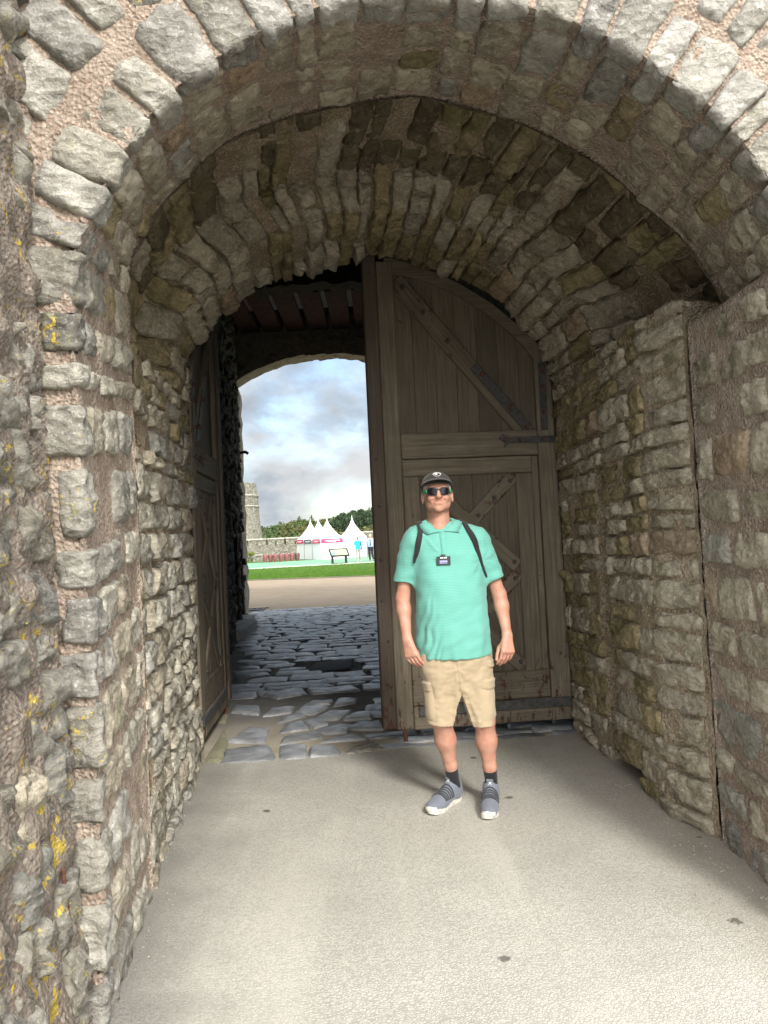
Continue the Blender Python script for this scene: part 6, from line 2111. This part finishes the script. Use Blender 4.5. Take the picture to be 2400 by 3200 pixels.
    for z in (z1, z2):
        ringwall('string_course', [(z-0.05, r0), (z-0.04, r0+0.10), (z+0.08, r0+0.10), (z+0.09, r0-0.05)], M['coping'])
        for i in range(40):
            a = i/40*2*math.pi
            if math.sin(a) > 0.35: continue
            o = MB().box(r0-.05, r0+0.09, -0.06, 0.06, -0.17, -0.05).build('corbel', M['castle'], tw) if i == 0 else None
            if o is None:
                o = tw_corbel.copy(); COL.objects.link(o)
            else:
                tw_corbel = o
            o.location = (0, 0, z); o.rotation_euler = (0, 0, a)
    dk = plain('dark_opening', (0.012, 0.011, 0.01), 0.9)
    p = fpx(801, 1661, Y)
    a = math.atan2(-1, (p.x-c.x)/r0*1.0)
    MB().box(-0.07, 0.07, -0.06, 0.12, -0.12, 0.12).build('slit_window', dk, tw).location = (p.x-c.x+0.05, -math.sqrt(max(0.1, (r0+0.16)**2-(p.x-c.x)**2)), p.z)

    # ---------------- planting
    def leaves(n, rad, size, shell=0.5, seed=0, flat=0.0):
        rnd = random.Random(seed)
        V, F = [], []
        for _ in range(n):
            d = Vector((rnd.gauss(0, 1), rnd.gauss(0, 1), rnd.gauss(0, 1))).normalized()
            k = shell+(1-shell)*rnd.random()**0.6
            k *= 1+0.28*mn.noise(d*2.3+Vector((seed*3.1, 0, 0)))
            c = Vector((d.x*rad[0], d.y*rad[1], d.z*rad[2]))*k
            u = Vector((rnd.gauss(0, 1), rnd.gauss(0, 1), rnd.gauss(0, 1)*(1-flat))).normalized()
            v = u.orthogonal().normalized()
            v = (Matrix.Rotation(rnd.uniform(0, 6.28), 3, u) @ v)
            w = u.cross(v)
            s = size*rnd.uniform(0.6, 1.3)
            o = len(V)
            V += [c-v*s-w*s*.6, c+v*s-w*s*.5, c+v*s*.8+w*s*.6, c-v*s*.7+w*s*.7]
            F.append((o, o+1, o+2, o+3))
        return [tuple(v) for v in V], F
    def leafmat(name, a, b_):
        m, t, b = new_mat(name, 0.7, 0.25)
        rn = N(t, 'ShaderNodeNewGeometry').outputs['Random Per Island']
        col = ramp(t, rn, [(0.0, a), (1.0, b_)])
        setc(t, b, col)
        return m
    L1 = leafmat('yellow_green_leaves', (0.09, 0.13, 0.03), (0.22, 0.24, 0.06))
    L2 = leafmat('dark_pine_needles', (0.016, 0.034, 0.016), (0.045, 0.075, 0.034))
    L3 = leafmat('olive_autumn_leaves', (0.05, 0.06, 0.02), (0.105, 0.105, 0.036))
    L4 = leafmat('mid_green_leaves', (0.03, 0.055, 0.02), (0.075, 0.11, 0.035))
    bark = plain('brown_bark', (0.09, 0.07, 0.05), 0.9, 0.2, 0.3, 4)
    for u, v, Yp, rx, lab in ((773, 1733, 69.6, 0.24, 'yellow-green plant on the left end of the low terrace wall'), (787, 1731, 69.8, 0.27, 'second yellow-green plant on the terrace wall, nearer the barrels'), (770, 1752, 66.5, 0.30, 'leafy shrub on the grass at the foot of the terrace wall')):
        p = fpx(u, v, Yp)
        sh = empty('shrub', (p.x, Yp, p.z-rx*0.6), 0, lab, 'plant')
        V, F = leaves(260, (rx*1.1, rx, rx*0.8), 0.05, 0.3, int(u))
        f = mesh('foliage', V, F, L1, sh); f.location = (0, 0, rx*0.6)
        if v < 1740:
            MB().box(-rx*.8, rx*.8, -.12, .12, -rx*.35, rx*.1, 0.02).build('planter', M['castle'], sh)
        else:
            MB().cyl((0, 0, -0.3), (0, 0, 0.15), 0.03, 0.02, 6).build('stem', bark, sh)

    # ---------------- wooded hill
    sky = [(600, 1665), (760, 1660), (818, 1656), (845, 1651), (870, 1643), (895, 1634), (915, 1630), (945, 1633), (980, 1634), (1000, 1632), (1030, 1624), (1060, 1613), (1090, 1603), (1120, 1600), (1171, 1596), (1250, 1588), (1400, 1590), (1900, 1600)]
    us = [a for a, _ in sky]; vs = [b for _, b in sky]
    RY = 240.0
    def hz(x, y):
        u = 1200+x/max(y, 1)*2404-14
        top = fpx(u, float(np.interp(u, us, vs)), RY).z
        k = max(0.0, min(1.0, (y-105)/(RY-105)))
        return (top+0.2)*(k*k*(3-2*k))*0.84 if y <= RY else top*0.84
    xs = np.linspace(-190, 160, 130); ys = np.concatenate([np.linspace(105, 250, 36), [280, 320]])
    V = [(x, y, hz(x, y)+mn.noise(Vector((x*.06, y*.06, 0)))*0.4-0.06) for x in xs for y in ys]
    hl = mesh('hill', V, [f[::-1] for f in grid_faces(len(xs), len(ys))], M['meadow'], None, True); hl['kind'] = 'structure'
    rnd = random.Random(5)
    acc = {'o': ([], []), 'g': ([], [])}
    for i in range(900):
        y = rnd.uniform(112, 246); x = rnd.uniform(-0.30*y, 0.08*y)
        u = 1200+x/y*2404-14
        if u < 640: continue
        key = 'o' if (u > 860 and rnd.random() < 0.75) else 'g'
        rr = rnd.uniform(0.9, 1.7)*(0.75+y/700)
        V, F = leaves(85, (rr*1.15, rr*1.1, rr*0.9), 0.30, 0.55, i)
        z = hz(x, y)+rr*0.30-0.1
        A = acc[key]; o = len(A[0])
        A[0].extend([(a+x, b+y, c_+z) for a, b, c_ in V]); A[1].extend([tuple(q+o for q in f) for f in F])
    for key, mat, lab in (('o', L3, 'olive and brown scrub woodland covering the hill'), ('g', L4, 'green woodland on the lower left of the hill')):
        w = mesh('woodland', acc[key][0], acc[key][1], mat); w['kind'] = 'stuff'; w['label'] = lab
    # the stand of dark pines on the right shoulder
    def pine(u, vtop, Yp, w, label, hgt=None, bare=False, mat=None):
        p = fpx(u, vtop, Yp)
        zb = hz(p.x, Yp)-0.3
        H = p.z-zb
        r = empty('pine_tree', (p.x, Yp, zb), rnd.uniform(0, 6), label, 'tree', 'pines on the hill')
        MB().cyl((0, 0, 0), (0, 0, H*0.9), 0.22 if not bare else 0.10, 0.06, 7).build('trunk', bark, r)
        V, F = [], []
        lay = 7 if not bare else 4
        for q in range(lay):
            k = q/(lay-1)
            zc = H*(0.30+0.62*k) if not bare else H*(0.55+0.4*k)
            rad = w*(0.98-0.62*k**1.7)
            for s_ in range(5 if not bare else 2):
                a = rnd.uniform(0, 6.28); o_ = rad*0.50*(1 if k < 0.95 else 0)
                v_, f_ = leaves(110 if not bare else 14, (rad*0.62, rad*0.62, max(0.35, H*0.075)), 0.20 if not bare else 0.13, 0.35, rnd.randint(0, 9999), 0.5)
                n0 = len(V)
                V += [(x+math.cos(a)*o_, y+math.sin(a)*o_, z+zc+rnd.uniform(-.25, .25)) for x, y, z in v_]
                F += [tuple(i_+n0 for i_ in f) for f in f_]
        mesh('crown', V, F, mat or L2, r)
    for u, v, Yp, w, lab in ((1047, 1626, 168, 2.0, 'leftmost dark pine of the stand, half hidden by the front tent peak'), (1070, 1606, 172, 2.8, 'rounded dark pine rising just left of the right-hand tent peak'), (1092, 1606, 158, 2.2, 'lower dark pine just behind the right-hand tent peak'),
                             (1104, 1598, 176, 2.8, 'dark pine right of the tent peak'), (1128, 1594, 170, 3.0, 'broad dark pine above the woman in teal'), (1152, 1600, 160, 2.4, 'dark pine above the bald walker'), (1168, 1588, 165, 2.8, 'tallest dark pine beside the wooden gate edge')):
        pine(u, v, Yp, w, lab)
    for u, v, lab in ((874.5, 1632, 'thin lone conifer on the skyline nearest the tower'), (935, 1615, 'bent lone pine on the skyline between tower and tents'), (973.5, 1612, 'lone bushy-topped pine on the skyline above the tents')):
        pine(u, v, 232, 0.9, lab, bare=True, mat=L4)
build_ward()
